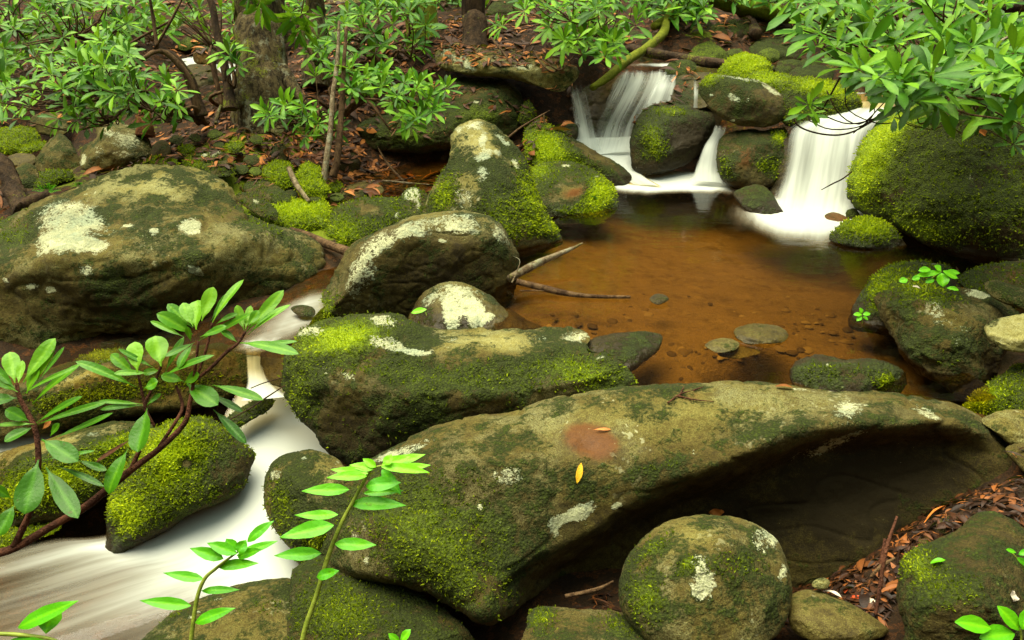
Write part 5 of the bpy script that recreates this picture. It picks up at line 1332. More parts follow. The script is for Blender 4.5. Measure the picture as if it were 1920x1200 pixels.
for i, (poly, d0, d1, n_, root, lb) in enumerate([
        ([(640, -30), (860, -30), (860, 8), (640, 8)], 6.6, 7.4, 22, (740, 15, .74), 'shaded rhododendron far behind the broad mossy trunk'),
        ([(1180, -30), (1330, -30), (1320, 30), (1270, 45), (1200, 10)], 6.4, 7.0, 34, (1260, 20, .62), 'dim rhododendron on the hillside above the mossy log'),
        ([(100, 20), (300, 10), (330, 60), (180, 90)], 6.2, 7.0, 24, (220, 60, .66), 'rhododendron behind the crossing bare stems on the left'),
        ([(1330, -30), (1500, -30), (1490, 12), (1350, 0)], 6.5, 7.0, 24, (1420, 10, .7), 'dim rhododendron behind the long fallen trunk'),
        ([(820, -20), (960, -20), (960, 20), (830, 20)], 6.8, 7.4, 22, (900, 20, .75), 'far rhododendron behind the dark trunk at top centre'),
        ([(1480, -20), (1700, -20), (1700, 40), (1480, 50)], 5.5, 7.0, 30, (1600, 20, .75), 'shaded rhododendron behind the hanging bush at the upper right'),
        ([(1740, -20), (1960, -20), (1960, 70), (1740, 50)], 4.6, 5.4, 26, (1850, 20, .9), 'dark rhododendron at the upper right corner behind bare branches'),
        ([(440, -20), (600, -20), (600, 30), (440, 30)], 6.4, 7.2, 18, (520, 40, .65), 'far rhododendron behind the big lichened trunk')]):
    bush('rhododendron', lb, 'bush', G(*root), [(poly, d0, d1, int(n_ * 1.4))], 50 + i, .15, light=.5, hubs=5)


# ------------------------------------------------------------------ trees
def tree(name, label, path, rad, mat, sides=20, rough=.22, limbs=(), roots=(), n=60):
    e = empty(name, path[0])
    tag(e, label, 'tree')
    mb = MB(); tube(mb, path, rad, sides, .5, rough, seed=hash_label(label) % 50, n=n)
    for rp, rr in roots:
        tube(mb, rp, rr, 8, .5, .15, n=16)
    mb.build('trunk', M[mat], e)
    if limbs:
        for lp, lr in limbs:
            m2 = MB(); tube(m2, lp, lr, 8, .5, .1, n=18); m2.build('limb', M[mat], e)
    return e


def up(px, py, d, h, lean=(0, 0)):
    b = P(px, py, d)
    return b + np.array([lean[0], lean[1], h])


b = P(500, 205, 5.3)
tree('tree', 'big grey lichened tree trunk with flared roots on the litter bank', [b + np.array([0, 0, -.15]), P(498, 180, 5.3), P(492, 130, 5.32), P(488, 60, 5.34), P(484, -10, 5.36), up(484, -10, 5.4, 1.5), up(480, -10, 5.4, 4.5)],
     [.22, .185, .160, .15, .145, .13, .10], 'grey_bark', 28, .14,
     roots=[([P(468, 150, 5.22), P(452, 185, 5.15), P(436, 204, 5.1)], [.06, .045, .02]), ([P(528, 130, 5.28), P(552, 168, 5.2), P(578, 196, 5.1)], [.05, .04, .015])])
tree('tree', 'second grey trunk half hidden behind drooping leaves', [P(592, 165, 5.8), P(590, 110, 5.8), P(590, 40, 5.82), P(588, -20, 5.85), up(588, -20, 5.9, 4)], [.10, .075, .065, .062, .05], 'grey_bark', 18, .14)
tree('tree', 'dark brown trunk standing above the pale-ended slab', [P(888, 98, 5.95), P(890, 78, 5.95), P(890, 40, 5.97), P(888, -20, 6.0), up(888, -20, 6, 4)], [.12, .092, .086, .083, .06], 'dark_bark', 22, .14)
tree('tree', 'broad mossy dark trunk behind the rhododendron at top', [P(790, 125, 6.2), P(792, 80, 6.2), P(790, 20, 6.25), P(788, -30, 6.3), up(788, -30, 6.3, 4)], [.17, .125, .11, .105, .07], 'moss_bark', 22, .16)
tree('sapling', 'thin orange-brown sapling stem between the trunks at top', [P(676, 80, 5.9), P(678, 30, 5.9), P(680, -20, 5.9), up(680, -20, 5.9, 2)], [.022, .02, .018, .012], 'birch', 8, .1)
tree('sapling', 'paler left stem of the twin stems beside the cave', [P(607, 340, 4.62), P(612, 300, 4.62), P(620, 240, 4.65), P(624, 180, 4.7), P(632, 120, 4.75), P(636, 40, 4.8)], [.020, .016, .015, .014, .012, .008], 'birch', 10, .1)
tree('sapling', 'darker right stem of the twin stems beside the cave', [P(624, 332, 4.7), P(632, 300, 4.7), P(637, 250, 4.72), P(641, 200, 4.75), P(645, 120, 4.8), P(650, 50, 4.85)], [.024, .019, .018, .016, .012, .008], 'twig', 10, .1)
tree('sapling', 'slim near-black leaning stem in front of the far cascade', [P(432, 205, 5.1), P(430, 180, 5.1), P(424, 140, 5.12), P(414, 95, 5.15), P(404, 50, 5.15), P(398, 10, 5.15), P(380, -30, 5.15)], [.045, .03, .026, .024, .022, .02, .016], 'dark_bark', 12, .14)
tree('sapling', 'thick dark branch stem bowing over the left litter bank', [P(378, 218, 5.02), P(368, 185, 5.0), P(352, 140, 4.95), P(325, 105, 4.9), P(300, 95, 4.88)], [.04, .032, .026, .022, .012], 'dark_bark', 12, .14)
tree('sapling', 'thin bare stem in front of the litter bank below the second trunk', [P(608, 150, 5.4), P(590, 110, 5.4), P(570, 75, 5.4), P(560, 30, 5.42)], [.016, .017, .016, .012], 'twig', 8, .1)


def wood(name, label, cat, path, rad, mat, sides=10, rough=.12, twigs=(), n=None, group=None):
    mb = MB(); tube(mb, path, rad, sides, .5, rough, seed=hash_label(label) % 31, n=n or len(path) * 10)
    for tp, tr in twigs: tube(mb, tp, tr, 6, .5, 0)
    return tag(mb.build(name, M[mat]), label, cat, group)


wood('mossy_log', 'moss-coated leaning log crossing above the curtain fall', 'log', [P(1258, 10, 6.6), P(1250, 40, 6.5), P(1244, 62, 6.4), P(1215, 88, 6.15), P(1175, 115, 5.9), P(1140, 145, 5.72), P(1110, 165, 5.6)], [.026, .030, .034, .031, .033, .029, .02], 'moss_bark', 14, .2)
wood('mossy_log', 'mossy broken branch resting on the upper bank left of the brook', 'log', [P(1275, 15, 6.7), P(1255, 35, 6.6), P(1225, 50, 6.5)], [.03, .04, .03], 'moss_bark', 10, .2)
wood('fallen_log', 'dark fallen log lying across the upper brook', 'log', [P(1180, 90, 6.2), P(1215, 98, 6.1), P(1270, 108, 6.0), P(1325, 117, 5.85), P(1368, 121, 5.75)], [.03, .035, .034, .036, .028], 'dark_bark', 12, .16)
wood('fallen_log', 'long brown fallen trunk on the hillside at the top right', 'log', [P(1335, -8, 6.9), P(1375, 6, 6.85), P(1430, 20, 6.75), P(1490, 30, 6.6)], [.07, .075, .07, .06], 'moss_bark', 14, .16)
wood('fallen_log', 'dark trunk leaning under the long fallen trunk', 'log', [P(1385, 10, 6.95), P(1405, 40, 6.8), P(1418, 65, 6.5)], [.05, .05, .045], 'dark_bark', 12, .16)
wood('stick', 'brown peeled stick lying from the mossy boulders to the overhanging boulder', 'stick', [P(545, 430, 4.2), P(575, 440, 4.15), P(610, 456, 4.05), P(662, 476, 3.85)], [.012, .017, .02, .022], 'twig', 10, .12)
wood('stick', 'pale mottled birch stick poking out of the pool edge', 'stick', [P(955, 522, 3.62), P(985, 505, 3.68), P(1020, 488, 3.74), P(1060, 472, 3.8), P(1092, 456, 3.84)], [.018, .019, .016, .011, .004], 'birch', 8, .2,
     twigs=[([P(965, 520, 3.6), P(975, 490, 3.64), P(962, 480, 3.65)], [.003, .002, .001]), ([P(960, 530, 3.58), P(968, 512, 3.6)], [.004, .002])])
wood('stick', 'brown stick floating across the near side of the pool', 'stick', [P(968, 528, 3.55), P(1010, 538, 3.55), P(1052, 548, 3.52), P(1100, 555, 3.5), P(1182, 557, 3.49)], [.013, .014, .013, .009, .006], 'twig', 8, .15,
     twigs=[([P(975, 545, 3.5), P(1020, 545, 3.5)], [.003, .002])])
wood('twig', 'forked grey twig standing over the mossy sloping boulder', 'twig', [P(948, 262, 5.0), P(975, 240, 5.05), P(1005, 222, 5.1), P(1031, 207, 5.12)], [.007, .006, .006, .003], 'twig', 6, .1, twigs=[([P(1020, 215, 5.1), P(1020, 232, 5.1)], [.004, .003])])
wood('stick', 'bark-stripped orange stick among the moss hummocks', 'stick', [P(542, 315, 4.55), P(555, 345, 4.5), P(580, 378, 4.42)], [.014, .016, .010], 'birch', 8, .15)
wood('twig', 'thin pale twig dipping into the cave pool', 'twig', [P(708, 275, 5.0), P(722, 300, 4.95), P(745, 328, 4.9), P(758, 340, 4.85)], [.003, .007, .007, .006], 'twig', 6, .1, twigs=[([P(740, 338, 4.9), P(760, 336, 4.86), P(780, 330, 4.85)], [.004, .005, .003])])
wood('twig', 'white bleached twig lying on the cave pool', 'twig', [P(680, 340, 4.9), P(720, 339, 4.86), P(765, 343, 4.8), P(805, 346, 4.75)], [.004, .006, .006, .003], 'birch', 6, .1)
wood('twig', 'fine curved twig in front of the broad waterfall', 'twig', [P(1540, 356, 4.3), P(1560, 345, 4.3), P(1580, 335, 4.3), P(1597, 322, 4.3)], [.002, .004, .004, .004], 'dark_twig', 5, .0)
wood('twig', 'upright reddish twig leaning on the end of the foreground slab', 'twig', [P(1642, 1152, 2.12), P(1650, 1100, 2.12), P(1662, 1030, 2.12), P(1682, 968, 2.14)], [.004, .005, .005, .003], 'red_stem', 6, .1)
wood('twig', 'broken brown twig beside the upright reddish twig', 'twig', [P(1632, 1082, 2.15), P(1652, 1062, 2.15), P(1678, 1046, 2.16)], [.004, .006, .003], 'twig', 6, .1)
wood('twig', 'short dark twig left of the upright reddish twig', 'twig', [P(1660, 1010, 2.17), P(1653, 1050, 2.16), P(1648, 1082, 2.16)], [.004, .005, .003], 'red_stem', 6, .1)
wood('twig', 'slanting stick half buried in shade under the foreground slab', 'stick', [P(1060, 1118, 2.4), P(1120, 1105, 2.38), P(1150, 1090, 2.36)], [.006, .006, .003], 'twig', 6, .1)
wood('root_stump', 'dark broken root sticking up at the left edge', 'stump', [P(50, 400, 4.25), P(35, 375, 4.3), P(18, 335, 4.35), P(4, 300, 4.4), P(-3, 288, 4.4)], [.065, .052, .04, .032, .012], 'dark_bark', 14, .4, twigs=[([P(35, 390, 4.25), P(65, 375, 4.25), P(90, 365, 4.3)], [.04, .035, .02])])
wood('rotten_stump', 'orange-brown rotten stump splintered behind the lichened boulder', 'stump', [P(272, 255, 5.1), P(272, 235, 5.1), P(270, 215, 5.12), P(268, 205, 5.12)], [.05, .04, .045, .02], 'stump', 14, .5)
wood('twig', 'short lichened stick on the litter in front of the big trunk', 'stick', [P(404, 232, 5.0), P(408, 215, 5.05), P(414, 198, 5.1)], [.010, .011, .008], 'grey_bark', 8, .2)
wood('vine', 'bare looping vines hanging under the bush in front of the broad waterfall', 'vine', [P(1482, 212, 3.8), P(1500, 238, 3.8), P(1545, 252, 3.75), P(1590, 250, 3.7), P(1640, 225, 3.7), P(1680, 200, 3.75)], [.003, .004, .004, .004, .004, .005], 'dark_twig', 5, 0,
     twigs=[([P(1540, 215, 3.75), P(1590, 232, 3.72), P(1640, 222, 3.7), P(1700, 195, 3.75)], .003), ([P(1515, 225, 3.8), P(1555, 242, 3.75), P(1610, 238, 3.7), P(1650, 215, 3.72)], .003), ([P(1550, 170, 3.75), P(1575, 215, 3.72), P(1615, 232, 3.7), P(1660, 190, 3.75)], .003),
            ([P(1585, 160, 3.7), P(1590, 205, 3.7), P(1640, 230, 3.68), P(1680, 230, 3.7)], .0025), ([P(1620, 165, 3.7), P(1640, 210, 3.68), P(1600, 250, 3.7)], .0025), ([P(1680, 190, 3.7), P(1690, 225, 3.68), P(1720, 240, 3.7)], .0025), ([P(1720, 180, 3.7), P(1722, 230, 3.65), P(1745, 225, 3.7)], .003)])
wood('vine', 'reddish bare stems trailing under the bush at the right edge', 'vine', [P(1930, 60, 3.2), P(1880, 75, 3.15), P(1862, 110, 3.1), P(1868, 140, 3.1), P(1890, 175, 3.1), P(1925, 200, 3.1)], [.006, .006, .005, .004, .003, .002], 'birch', 6, 0,
     twigs=[([P(1845, 160, 3.1), P(1860, 190, 3.1), P(1885, 205, 3.1)], .003), ([P(1845, 160, 3.1), P(1880, 170, 3.1), P(1893, 195, 3.1)], .003)])
wood('branch', 'long bare dark branch sweeping behind the bush at the upper right', 'branch', [P(1940, 10, 4.4), P(1850, 18, 4.3), P(1790, 40, 4.2), P(1740, 20, 4.2), P(1690, 30, 4.1), P(1640, 60, 4.0)], [.03, .025, .018, .014, .01, .005], 'dark_bark', 8, .1)
wood('branch', 'tangled brown roots draped over the right end of the pale-ended slab', 'branch', [P(920, 70, 5.5), P(945, 100, 5.35), P(960, 125, 5.28)], [.008, .007, .004], 'twig', 6, .1,
     twigs=[([P(1000, 95, 5.4), P(1020, 125, 5.3), P(1040, 135, 5.3), P(1060, 110, 5.4)], .006), ([P(1015, 110, 5.35), P(1050, 132, 5.3), P(1075, 105, 5.4)], .005)])
wood('twig', 'dark thin twigs bridging the foot of the white chute', 'twig', [P(425, 790, 2.9), P(465, 768, 2.95), P(500, 745, 3.0), P(535, 722, 3.05)], [.002, .003, .003, .002], 'dark_twig', 5, 0, twigs=[([P(470, 728, 3.0), P(495, 718, 3.0), P(530, 708, 3.05)], .002)])
# ------------------------------------------------------------------ plants close to the lens, leaf by leaf
def near_plant(name, label, cat, root, stems, leaves, mat, stemmat, prof, d0, dj=.08, lift=.5, wscale=1.0, seed=3, stem_r=1.0, light=.5, droop=.06):
    r_ = random.Random(seed)
    e = empty(name, root)
    tag(e, label, cat)
    sm = MB()
    for pts, rad in stems:
        tube(sm, [P(x, y, d) for x, y, d in pts], np.array(rad) * stem_r, 8, .5, .08, n=len(pts) * 7)
    sm.build('stem', M[stemmat], e)
    for lf in leaves:
        bx, by, tx, ty, w = lf[:5]
        dd = lf[5] if len(lf) > 5 else d0
        tilt = lf[6] if len(lf) > 6 else r_.uniform(-.6, .6)     # tip nearer (<0) or farther (>0)
        va = lf[7] if len(lf) > 7 else light + r_.uniform(-.22, .22)
        m = lf[8] if len(lf) > 8 else mat
        dd += r_.uniform(-dj, dj) * .3
        Lm = math.hypot(tx - bx, ty - by) * dd / FPX
        b0 = P(bx, by, dd); t0 = P(tx, ty, dd + tilt * Lm)
        nr = -FWD * .75 + UPV * lift + RGT * r_.uniform(-.3, .3)
        mb = MB()
        put_leaf(mb, b0, t0, w * wscale * dd / FPX, nr, va, 14, prof, droop=r_.uniform(-.02, droop), fold=r_.uniform(.12, .3), half=3, wob=.02, rib=.3)
        # petiole
        ax = (t0 - b0) / (np.linalg.norm(t0 - b0) + 1e-9)
        mb.build('leaf', M[m], e)
    return e


D1 = 1.92
near_plant('rhododendron_branch', 'glossy rhododendron branch reaching in from the left edge over the stream', 'shrub', P(-60, 1060, D1),
           [([(-40, 1045, D1), (25, 1028, D1), (100, 985, D1), (160, 950, D1), (220, 902, D1), (250, 878, D1), (300, 840, D1), (345, 795, D1), (356, 755, D1), (363, 715, D1), (372, 640, D1 - .02)], [.010, .010, .009, .009, .009, .008, .007, .006, .005, .004, .003]),
            ([(25, 1028, D1), (60, 950, D1 - .03), (72, 875, D1 - .05), (66, 805, D1 - .05), (38, 748, D1 - .05), (31, 718, D1 - .05)], [.008, .007, .007, .006, .005, .004]),
            ([(246, 880, D1), (258, 852, D1), (262, 845, D1)], [.006, .005, .005]),
            ([(298, 838, D1), (330, 790, D1), (342, 760, D1 + .02), (330, 722, D1 + .02)], [.004, .004, .004, .003]), ([(363, 715, D1), (395, 690, D1), (425, 660, D1), (447, 643, D1), (460, 622, D1)], [.004, .004, .004, .003, .003]),
            ([(290, 800, D1 + .03), (272, 762, D1 + .02), (285, 730, D1 + .02), (300, 692, D1 + .02), (303, 684, D1 + .02)], [.003, .004, .003, .003, .003]), ([(272, 762, D1 + .02), (262, 715, D1 + .02), (258, 700, D1 + .02)], [.003, .003, .002]), ([(372, 700, D1), (388, 650, D1), (398, 605, D1)], [.003, .003, .003])],
           [(362, 627, 294, 588, 30, D1, -.3, .55), (345, 632, 282, 602, 12, D1, .2), (362, 615, 314, 570, 24, D1, .1, .5), (362, 612, 342, 568, 24, D1, .4, .75), (368, 618, 370, 563, 36, D1, .5, .8), (378, 602, 400, 538, 28, D1, .3, .85), (398, 605, 457, 524, 20, D1, .3, .7),
            (395, 602, 432, 548, 16, D1, .5), (405, 608, 446, 588, 13, D1, 0), (370, 640, 470, 588, 15, D1, -.2, .55), (358, 640, 352, 612, 15, D1, -.3), (375, 632, 425, 612, 18, D1, -.2, .45), (366, 642, 310, 668, 14, D1, -.4, .4), (362, 645, 335, 690, 22, D1, -.5, .35),
            (458, 620, 444, 572, 18, D1, .4, .8), (460, 617, 470, 573, 16, D1, .5, .8), (465, 612, 485, 582, 18, D1, .3, .6), (462, 622, 532, 544, 24, D1, .3, .7), (470, 620, 532, 574, 10, D1, .2), (465, 628, 545, 571, 15, D1, .1, .7), (445, 642, 414, 618, 14, D1, .1), (470, 645, 557, 640, 10, D1, -.1), (450, 643, 560, 664, 24, D1, -.4, .55),
            (302, 687, 290, 630, 42, D1, .5, .78), (258, 698, 252, 641, 32, D1, .4, .95), (252, 700, 208, 664, 22, D1, .1, .55), (290, 690, 222, 654, 11, D1, -.1, .4), (310, 698, 345, 632, 15, D1, .2, .5), (302, 708, 402, 666, 15, D1, -.2, .45), (256, 726, 142, 678, 20, D1, -.1, .5), (280, 700, 214, 700, 14, D1, -.3, .6), (270, 728, 296, 716, 26, D1, -.2, .5), (300, 694, 268, 700, 16, D1, -.3, .6),
            (276, 765, 258, 848, 46, D1, -.5, .35), (270, 760, 188, 768, 12, D1, .0, .3), (268, 758, 185, 752, 10, D1, .2), (275, 760, 302, 738, 10, D1, .1), (345, 715, 302, 704, 22, D1, -.2, .6), (345, 718, 374, 703, 26, D1, -.3, .6), (350, 720, 408, 760, 40, D1, -.4, .45), (398, 722, 494, 750, 20, D1, -.2, .5), (400, 768, 462, 832, 20, D1, -.3, .1), (392, 738, 455, 772, 14, D1, -.2, .1),
            (28, 718, 18, 660, 32, D1 - .05, .5, .8), (34, 720, 42, 676, 16, D1 - .05, .5, .9), (44, 717, 104, 634, 32, D1 - .05, .3, .7), (70, 715, 101, 638, 24, D1 - .05, .3, .95), (74, 712, 121, 650, 10, D1 - .05, .2), (50, 738, 72, 688, 30, D1 - .05, .2, .6), (33, 735, -25, 698, 22, D1 - .05, 0, .5), (28, 728, -14, 686, 18, D1 - .05, .1), (36, 746, -35, 756, 30, D1 - .05, -.3, .3),
            (55, 790, 10, 768, 26, D1 - .05, -.2, .35), (65, 795, -5, 797, 10, D1 - .05, 0), (64, 800, 8, 828, 24, D1 - .05, -.4, .35), (60, 758, 152, 682, 17, D1 - .05, .0, .55), (68, 793, 155, 743, 16, D1 - .05, -.1, .4), (70, 796, 203, 753, 15, D1 - .05, 0, .45), (95, 824, 212, 774, 14, D1 - .05, 0, .4), (42, 740, 145, 688, 10, D1 - .05, 0), (94, 818, 112, 794, 18, D1 - .05, 0, .45),
            (78, 824, 146, 866, 38, D1 - .05, -.3, .3), (72, 862, 46, 964, 50, D1 - .05, -.5, .25), (86, 876, 146, 972, 36, D1 - .05, -.5, .2), (80, 863, 178, 845, 8, D1 - .05, 0), (145, 862, 200, 882, 15, D1 - .05, -.2, .2), (108, 874, 195, 912, 13, D1 - .05, -.2, .1), (240, 842, 204, 926, 38, D1, -.4, .4), (28, 945, -2, 1005, 36, D1, -.4, .3), (22, 935, -12, 912, 20, D1, -.2, .3),
            (248, 822, 180, 866, 10, D1, -.2, .3, 'deadleaf'), (80, 805, 96, 790, 14, D1, 0, .8, 'deadleaf')],
           'near_rhodo', 'red_stem', 'rhodo', D1, seed=5, light=.5)

D2 = 1.5
near_plant('fetterbush_stem', 'tall bright green arching stem of paired leaves in front of the slab', 'plant', P(562, 1260, D2),
           [([(560, 1240, D2), (572, 1180, D2), (592, 1120, D2), (615, 1045, D2), (640, 982, D2), (665, 935, D2), (684, 900, D2), (700, 878, D2), (735, 870, D2)], [.0045, .0045, .004, .004, .0036, .0032, .0028, .0022, .0014])],
           [(690, 888, 620, 880, 20, D2, .1, .85), (688, 893, 612, 896, 20, D2, -.1, .75), (655, 918, 565, 921, 25, D2, -.1, .6), (634, 965, 552, 966, 20, D2, .2, .65), (626, 985, 524, 1008, 34, D2, -.2, .55), (602, 1038, 514, 1042, 27, D2, -.1, .45), (594, 1082, 636, 1070, 22, D2, -.2, .4),
            (686, 912, 752, 905, 30, D2, -.1, .4), (716, 880, 752, 928, 22, D2, -.3, .35), (682, 925, 757, 920, 17, D2, 0, .5), (658, 945, 762, 948, 28, D2, -.1, .5), (628, 1020, 706, 1022, 26, D2, -.1, .55),
            (715, 875, 806, 886, 20, D2, 0, .95), (720, 872, 798, 852, 22, D2, .1, .98), (716, 872, 770, 856, 22, D2, .2, .98), (735, 880, 808, 872, 18, D2, .1, .95), (722, 872, 735, 852, 20, D2, .3, .95), (700, 880, 655, 872, 18, D2, .1, .9), (705, 876, 680, 860, 16, D2, .2, .9)],
           'fetter', 'green_stem', 'fetter', D2, seed=8, light=.6)
D3 = 1.55
near_plant('fetterbush_stem', 'short leafy stem of drooping-tipped leaves over the white water', 'plant', P(352, 1260, D3),
           [([(354, 1240, D3), (362, 1170, D3), (370, 1120, D3), (384, 1085, D3), (405, 1066, D3), (425, 1050, D3), (446, 1035, D3)], [.004, .004, .0036, .0033, .003, .0025, .0016])],
           [(358, 1136, 262, 1126, 24, D3, -.1, .5), (366, 1168, 442, 1140, 24, D3, -.1, .45), (382, 1086, 306, 1074, 20, D3, 0, .5), (378, 1108, 450, 1106, 16, D3, -.1, .45), (419, 1048, 356, 1028, 24, D3, 0, .45), (408, 1062, 486, 1056, 22, D3, -.2, .55), (444, 1038, 388, 1018, 24, D3, .1, .4),
            (440, 1035, 424, 1010, 28, D3, .3, .4), (446, 1036, 462, 1012, 24, D3, .3, .4), (444, 1042, 522, 1014, 20, D3, 0, .5), (464, 1016, 514, 976, 22, D3, .1, .4), (446, 1045, 492, 1030, 20, D3, -.3, .4)],
           'fetter', 'green_stem', 'fetter', D3, seed=9, light=.45)
near_plant('fetterbush_stem', 'wet leaves of a low stem in the bottom left corner', 'plant', P(-20, 1215, 1.6),
           [([(-40, 1188, 1.6), (30, 1190, 1.6), (95, 1198, 1.6), (130, 1215, 1.6)], [.004, .004, .003, .002])],
           [(34, 1177, 148, 1126, 34, 1.6, -.1, .5), (98, 1138, 86, 1188, 46, 1.6, -.4, .6), (20, 1200, 110, 1212, 20, 1.6, -.2, .4)], 'fetter', 'green_stem', 'fetter', 1.6, seed=10, light=.5)
near_plant('seedling', 'light green toothed seedling leaves in the bottom right corner', 'plant', P(1910, 1240, 1.55),
           [([(1912, 1230, 1.55), (1915, 1195, 1.55), (1912, 1178, 1.55)], [.003, .002, .0015]), ([(1900, 1230, 1.55), (1870, 1185, 1.55), (1855, 1175, 1.55)], [.003, .002, .0015])],
           [(1858, 1178, 1790, 1166, 34, 1.55, -.1, .6), (1912, 1182, 1870, 1136, 30, 1.55, .1, .6), (1902, 1188, 1836, 1196, 40, 1.55, -.2, .55), (1916, 1180, 1934, 1140, 28, 1.55, .1, .6), (1890, 1200, 1860, 1225, 34, 1.55, -.3, .5)], 'fetter', 'green_stem', 'oval', 1.55, seed=14, light=.6)
near_plant('seedling', 'tiny pair of leaves at the bottom edge under the slab', 'plant', P(750, 1240, 1.9),
           [([(750, 1230, 1.9), (752, 1205, 1.9)], [.002, .0015])], [(750, 1204, 728, 1188, 14, 1.9, 0, .6), (752, 1204, 770, 1180, 18, 1.9, .1, .65)], 'fetter', 'green_stem', 'oval', 1.9, seed=15)
near_plant('seedling', 'bright leafy seedling growing between two boulders on the right', 'plant', P(1735, 545, 3.2),
           [([(1735, 548, 3.2), (1745, 525, 3.18), (1765, 508, 3.15)], [.004, .003, .002]), ([(1735, 548, 3.2), (1715, 528, 3.18), (1700, 522, 3.15)], [.003, .002, .002])],
           [(1765, 510, 1716, 518, 14, 3.12, 0, .7), (1765, 508, 1752, 498, 16, 3.12, .1, .75), (1768, 508, 1796, 522, 16, 3.12, 0, .75), (1765, 512, 1768, 538, 24, 3.1, -.3, .7), (1745, 505, 1722, 508, 14, 3.12, 0, .7), (1702, 524, 1686, 528, 14, 3.12, 0, .7), (1710, 524, 1725, 520, 12, 3.12, 0, .6),
            (1735, 530, 1752, 524, 12, 3.12, 0, .6), (1775, 540, 1798, 544, 10, 3.1, 0, .7), (1775, 508, 1800, 512, 12, 3.12, .1, .7)], 'fetter', 'green_stem', 'oval', 3.15, seed=16, light=.8)
near_plant('seedling', 'small cut-leaved seedling on the pool side of the mossy boulder', 'plant', P(1615, 605, 3.2),
           [([(1617, 606, 3.2), (1616, 590, 3.18)], [.002, .0015])], [(1616, 590, 1600, 590, 10, 3.17, 0, .7), (1616, 588, 1612, 577, 10, 3.17, .1, .7), (1618, 590, 1632, 588, 10, 3.17, 0, .6), (1616, 594, 1606, 602, 9, 3.17, -.2, .6), (1618, 594, 1628, 600, 9, 3.17, -.2, .6)], 'fetter', 'green_stem', 'oval', 3.17, seed=17, light=.7)
near_plant('seedling', 'small green sprig at the right edge above the corner seedling', 'plant', P(1915, 1075, 1.95),
           [([(1925, 1075, 1.95), (1905, 1045, 1.95), (1892, 1032, 1.95)], [.002, .0015, .001])], [(1905, 1036, 1886, 1030, 9, 1.95, 0, .5), (1906, 1046, 1930, 1062, 14, 1.95, -.1, .4), (1910, 1040, 1930, 1032, 12, 1.95, 0, .45)], 'fetter', 'green_stem', 'oval', 1.95, seed=18, light=.4)

# ferns of the left bank
for (x, y, d, s_, lb) in [(88, 352, 4.5, 30, 'small fern beside the dark broken root'), (148, 342, 4.55, 16, 'tiny fern sprig above the huge boulder')]:
    r_ = random.Random(int(x))
    e = empty('fern', P(x, y + 8, d)); tag(e, lb, 'fern')
    for k in range(5):
        a = R(-160 + k * 35 + r_.uniform(-8, 8))
        mb = MB()
        bx, by = x, y + 6
        for q in range(1, 9):
            f_ = q / 9
            cx, cy = bx + math.cos(a) * s_ * f_, by + math.sin(a) * s_ * .7 * f_ + 6 * f_ * f_
            for sd_ in (-1, 1):
                a2 = a + sd_ * 1.1
                l_ = s_ * .28 * (1 - f_ * .8)
                put_leaf(mb, P(cx, cy, d), P(cx + math.cos(a2) * l_, cy + math.sin(a2) * l_, d - .02), l_ * .4 * d / FPX, (0, -.5, 1), .5, 2, 'oval', half=1)
        mb.build('frond', M['fetter'], e)


# ------------------------------------------------------------------ single leaves one can point at
def surf_bvh(labels):
    V, F, n = [gp], [np.vstack([gf[:, :3], gf[:, [0, 2, 3]]])], len(gp)
    for l in labels:
        v, f = ROCKS[l]
        V.append(v); F.append(f + n); n += len(v)
    return BVHTree.FromPolygons([tuple(p) for p in np.concatenate(V)], [tuple(int(i) for i in f) for f in np.concatenate(F)])


LITTER_ON = [l for l in ROCKS if not any(k in l for k in ('waterfall and', 'wet ledge', 'wet rock ledge', 'sunken', 'submerged'))]
BV = surf_bvh(LITTER_ON)


def hit(px, py):
    d = P(px, py, 1) - CAM
    loc, nor, i, t_ = BV.ray_cast(Vector(CAM), Vector(d).normalized())
    n = np.array(nor)
    if n @ d > 0: n = -n
    return np.array(loc), n


def one_leaf(label, px, py, L, wd, ang, mat, cat='leaf', prof='oval', fold=.3, wob=.03, vary=.6):
    p, n = hit(px, py)
    p = p + n * .006
    t = np.array([math.cos(R(ang)), math.sin(R(ang)), 0.0]); t -= n * (t @ n); t /= np.linalg.norm(t)
    mb = MB(); put_leaf(mb, p - t * L / 2, p + t * L / 2, wd, n, vary, 10, prof, droop=.06, fold=fold, half=2, wob=wob)
    return tag(mb.build('fallen_leaf', M[mat]), label, cat)


one_leaf('yellow oval leaf lying on the foreground slab below the rusty puddle', 1085, 887, .060, .020, 88, 'yellow', fold=.1, wob=0)
one_leaf('long orange dead leaf on the litter beside the end of the foreground slab', 1760, 967, .12, .035, 14, 'orange', prof='rhodo')
one_leaf('vivid red leaf in the gap right of the egg-shaped boulder', 1606, 1126, .05, .018, -40, 'red')
one_leaf('small red leaf scrap behind the vivid red leaf', 1587, 1110, .03, .016, 60, 'red')
one_leaf('pale grey dead leaf on the smooth brown flat rock edge', 1560, 1118, .05, .024, -35, 'pale')
one_leaf('whitish crumpled leaf beside the vivid red leaf', 1630, 1134, .05, .022, -25, 'pale', wob=.12)
one_leaf('orange leaf behind the top of the egg-shaped boulder', 1342, 958, .05, .03, 0, 'orange', wob=.1)
one_leaf('small tan leaf resting on the bottom right boulder', 1895, 1119, .03, .024, 70, 'pale', wob=.1)
one_leaf('yellow-green fallen leaf on the crown of the bottom right boulder', 1760, 1057, .035, .018, -10, 'fetter', vary=.6)
one_leaf('tan straw leaf floating in the rusty puddle', 1128, 808, .055, .010, 0, 'orange', prof='rhodo', fold=.1)
one_leaf('rusty dead leaf near the back edge of the foreground slab', 1470, 729, .06, .022, 5, 'deadleaf')
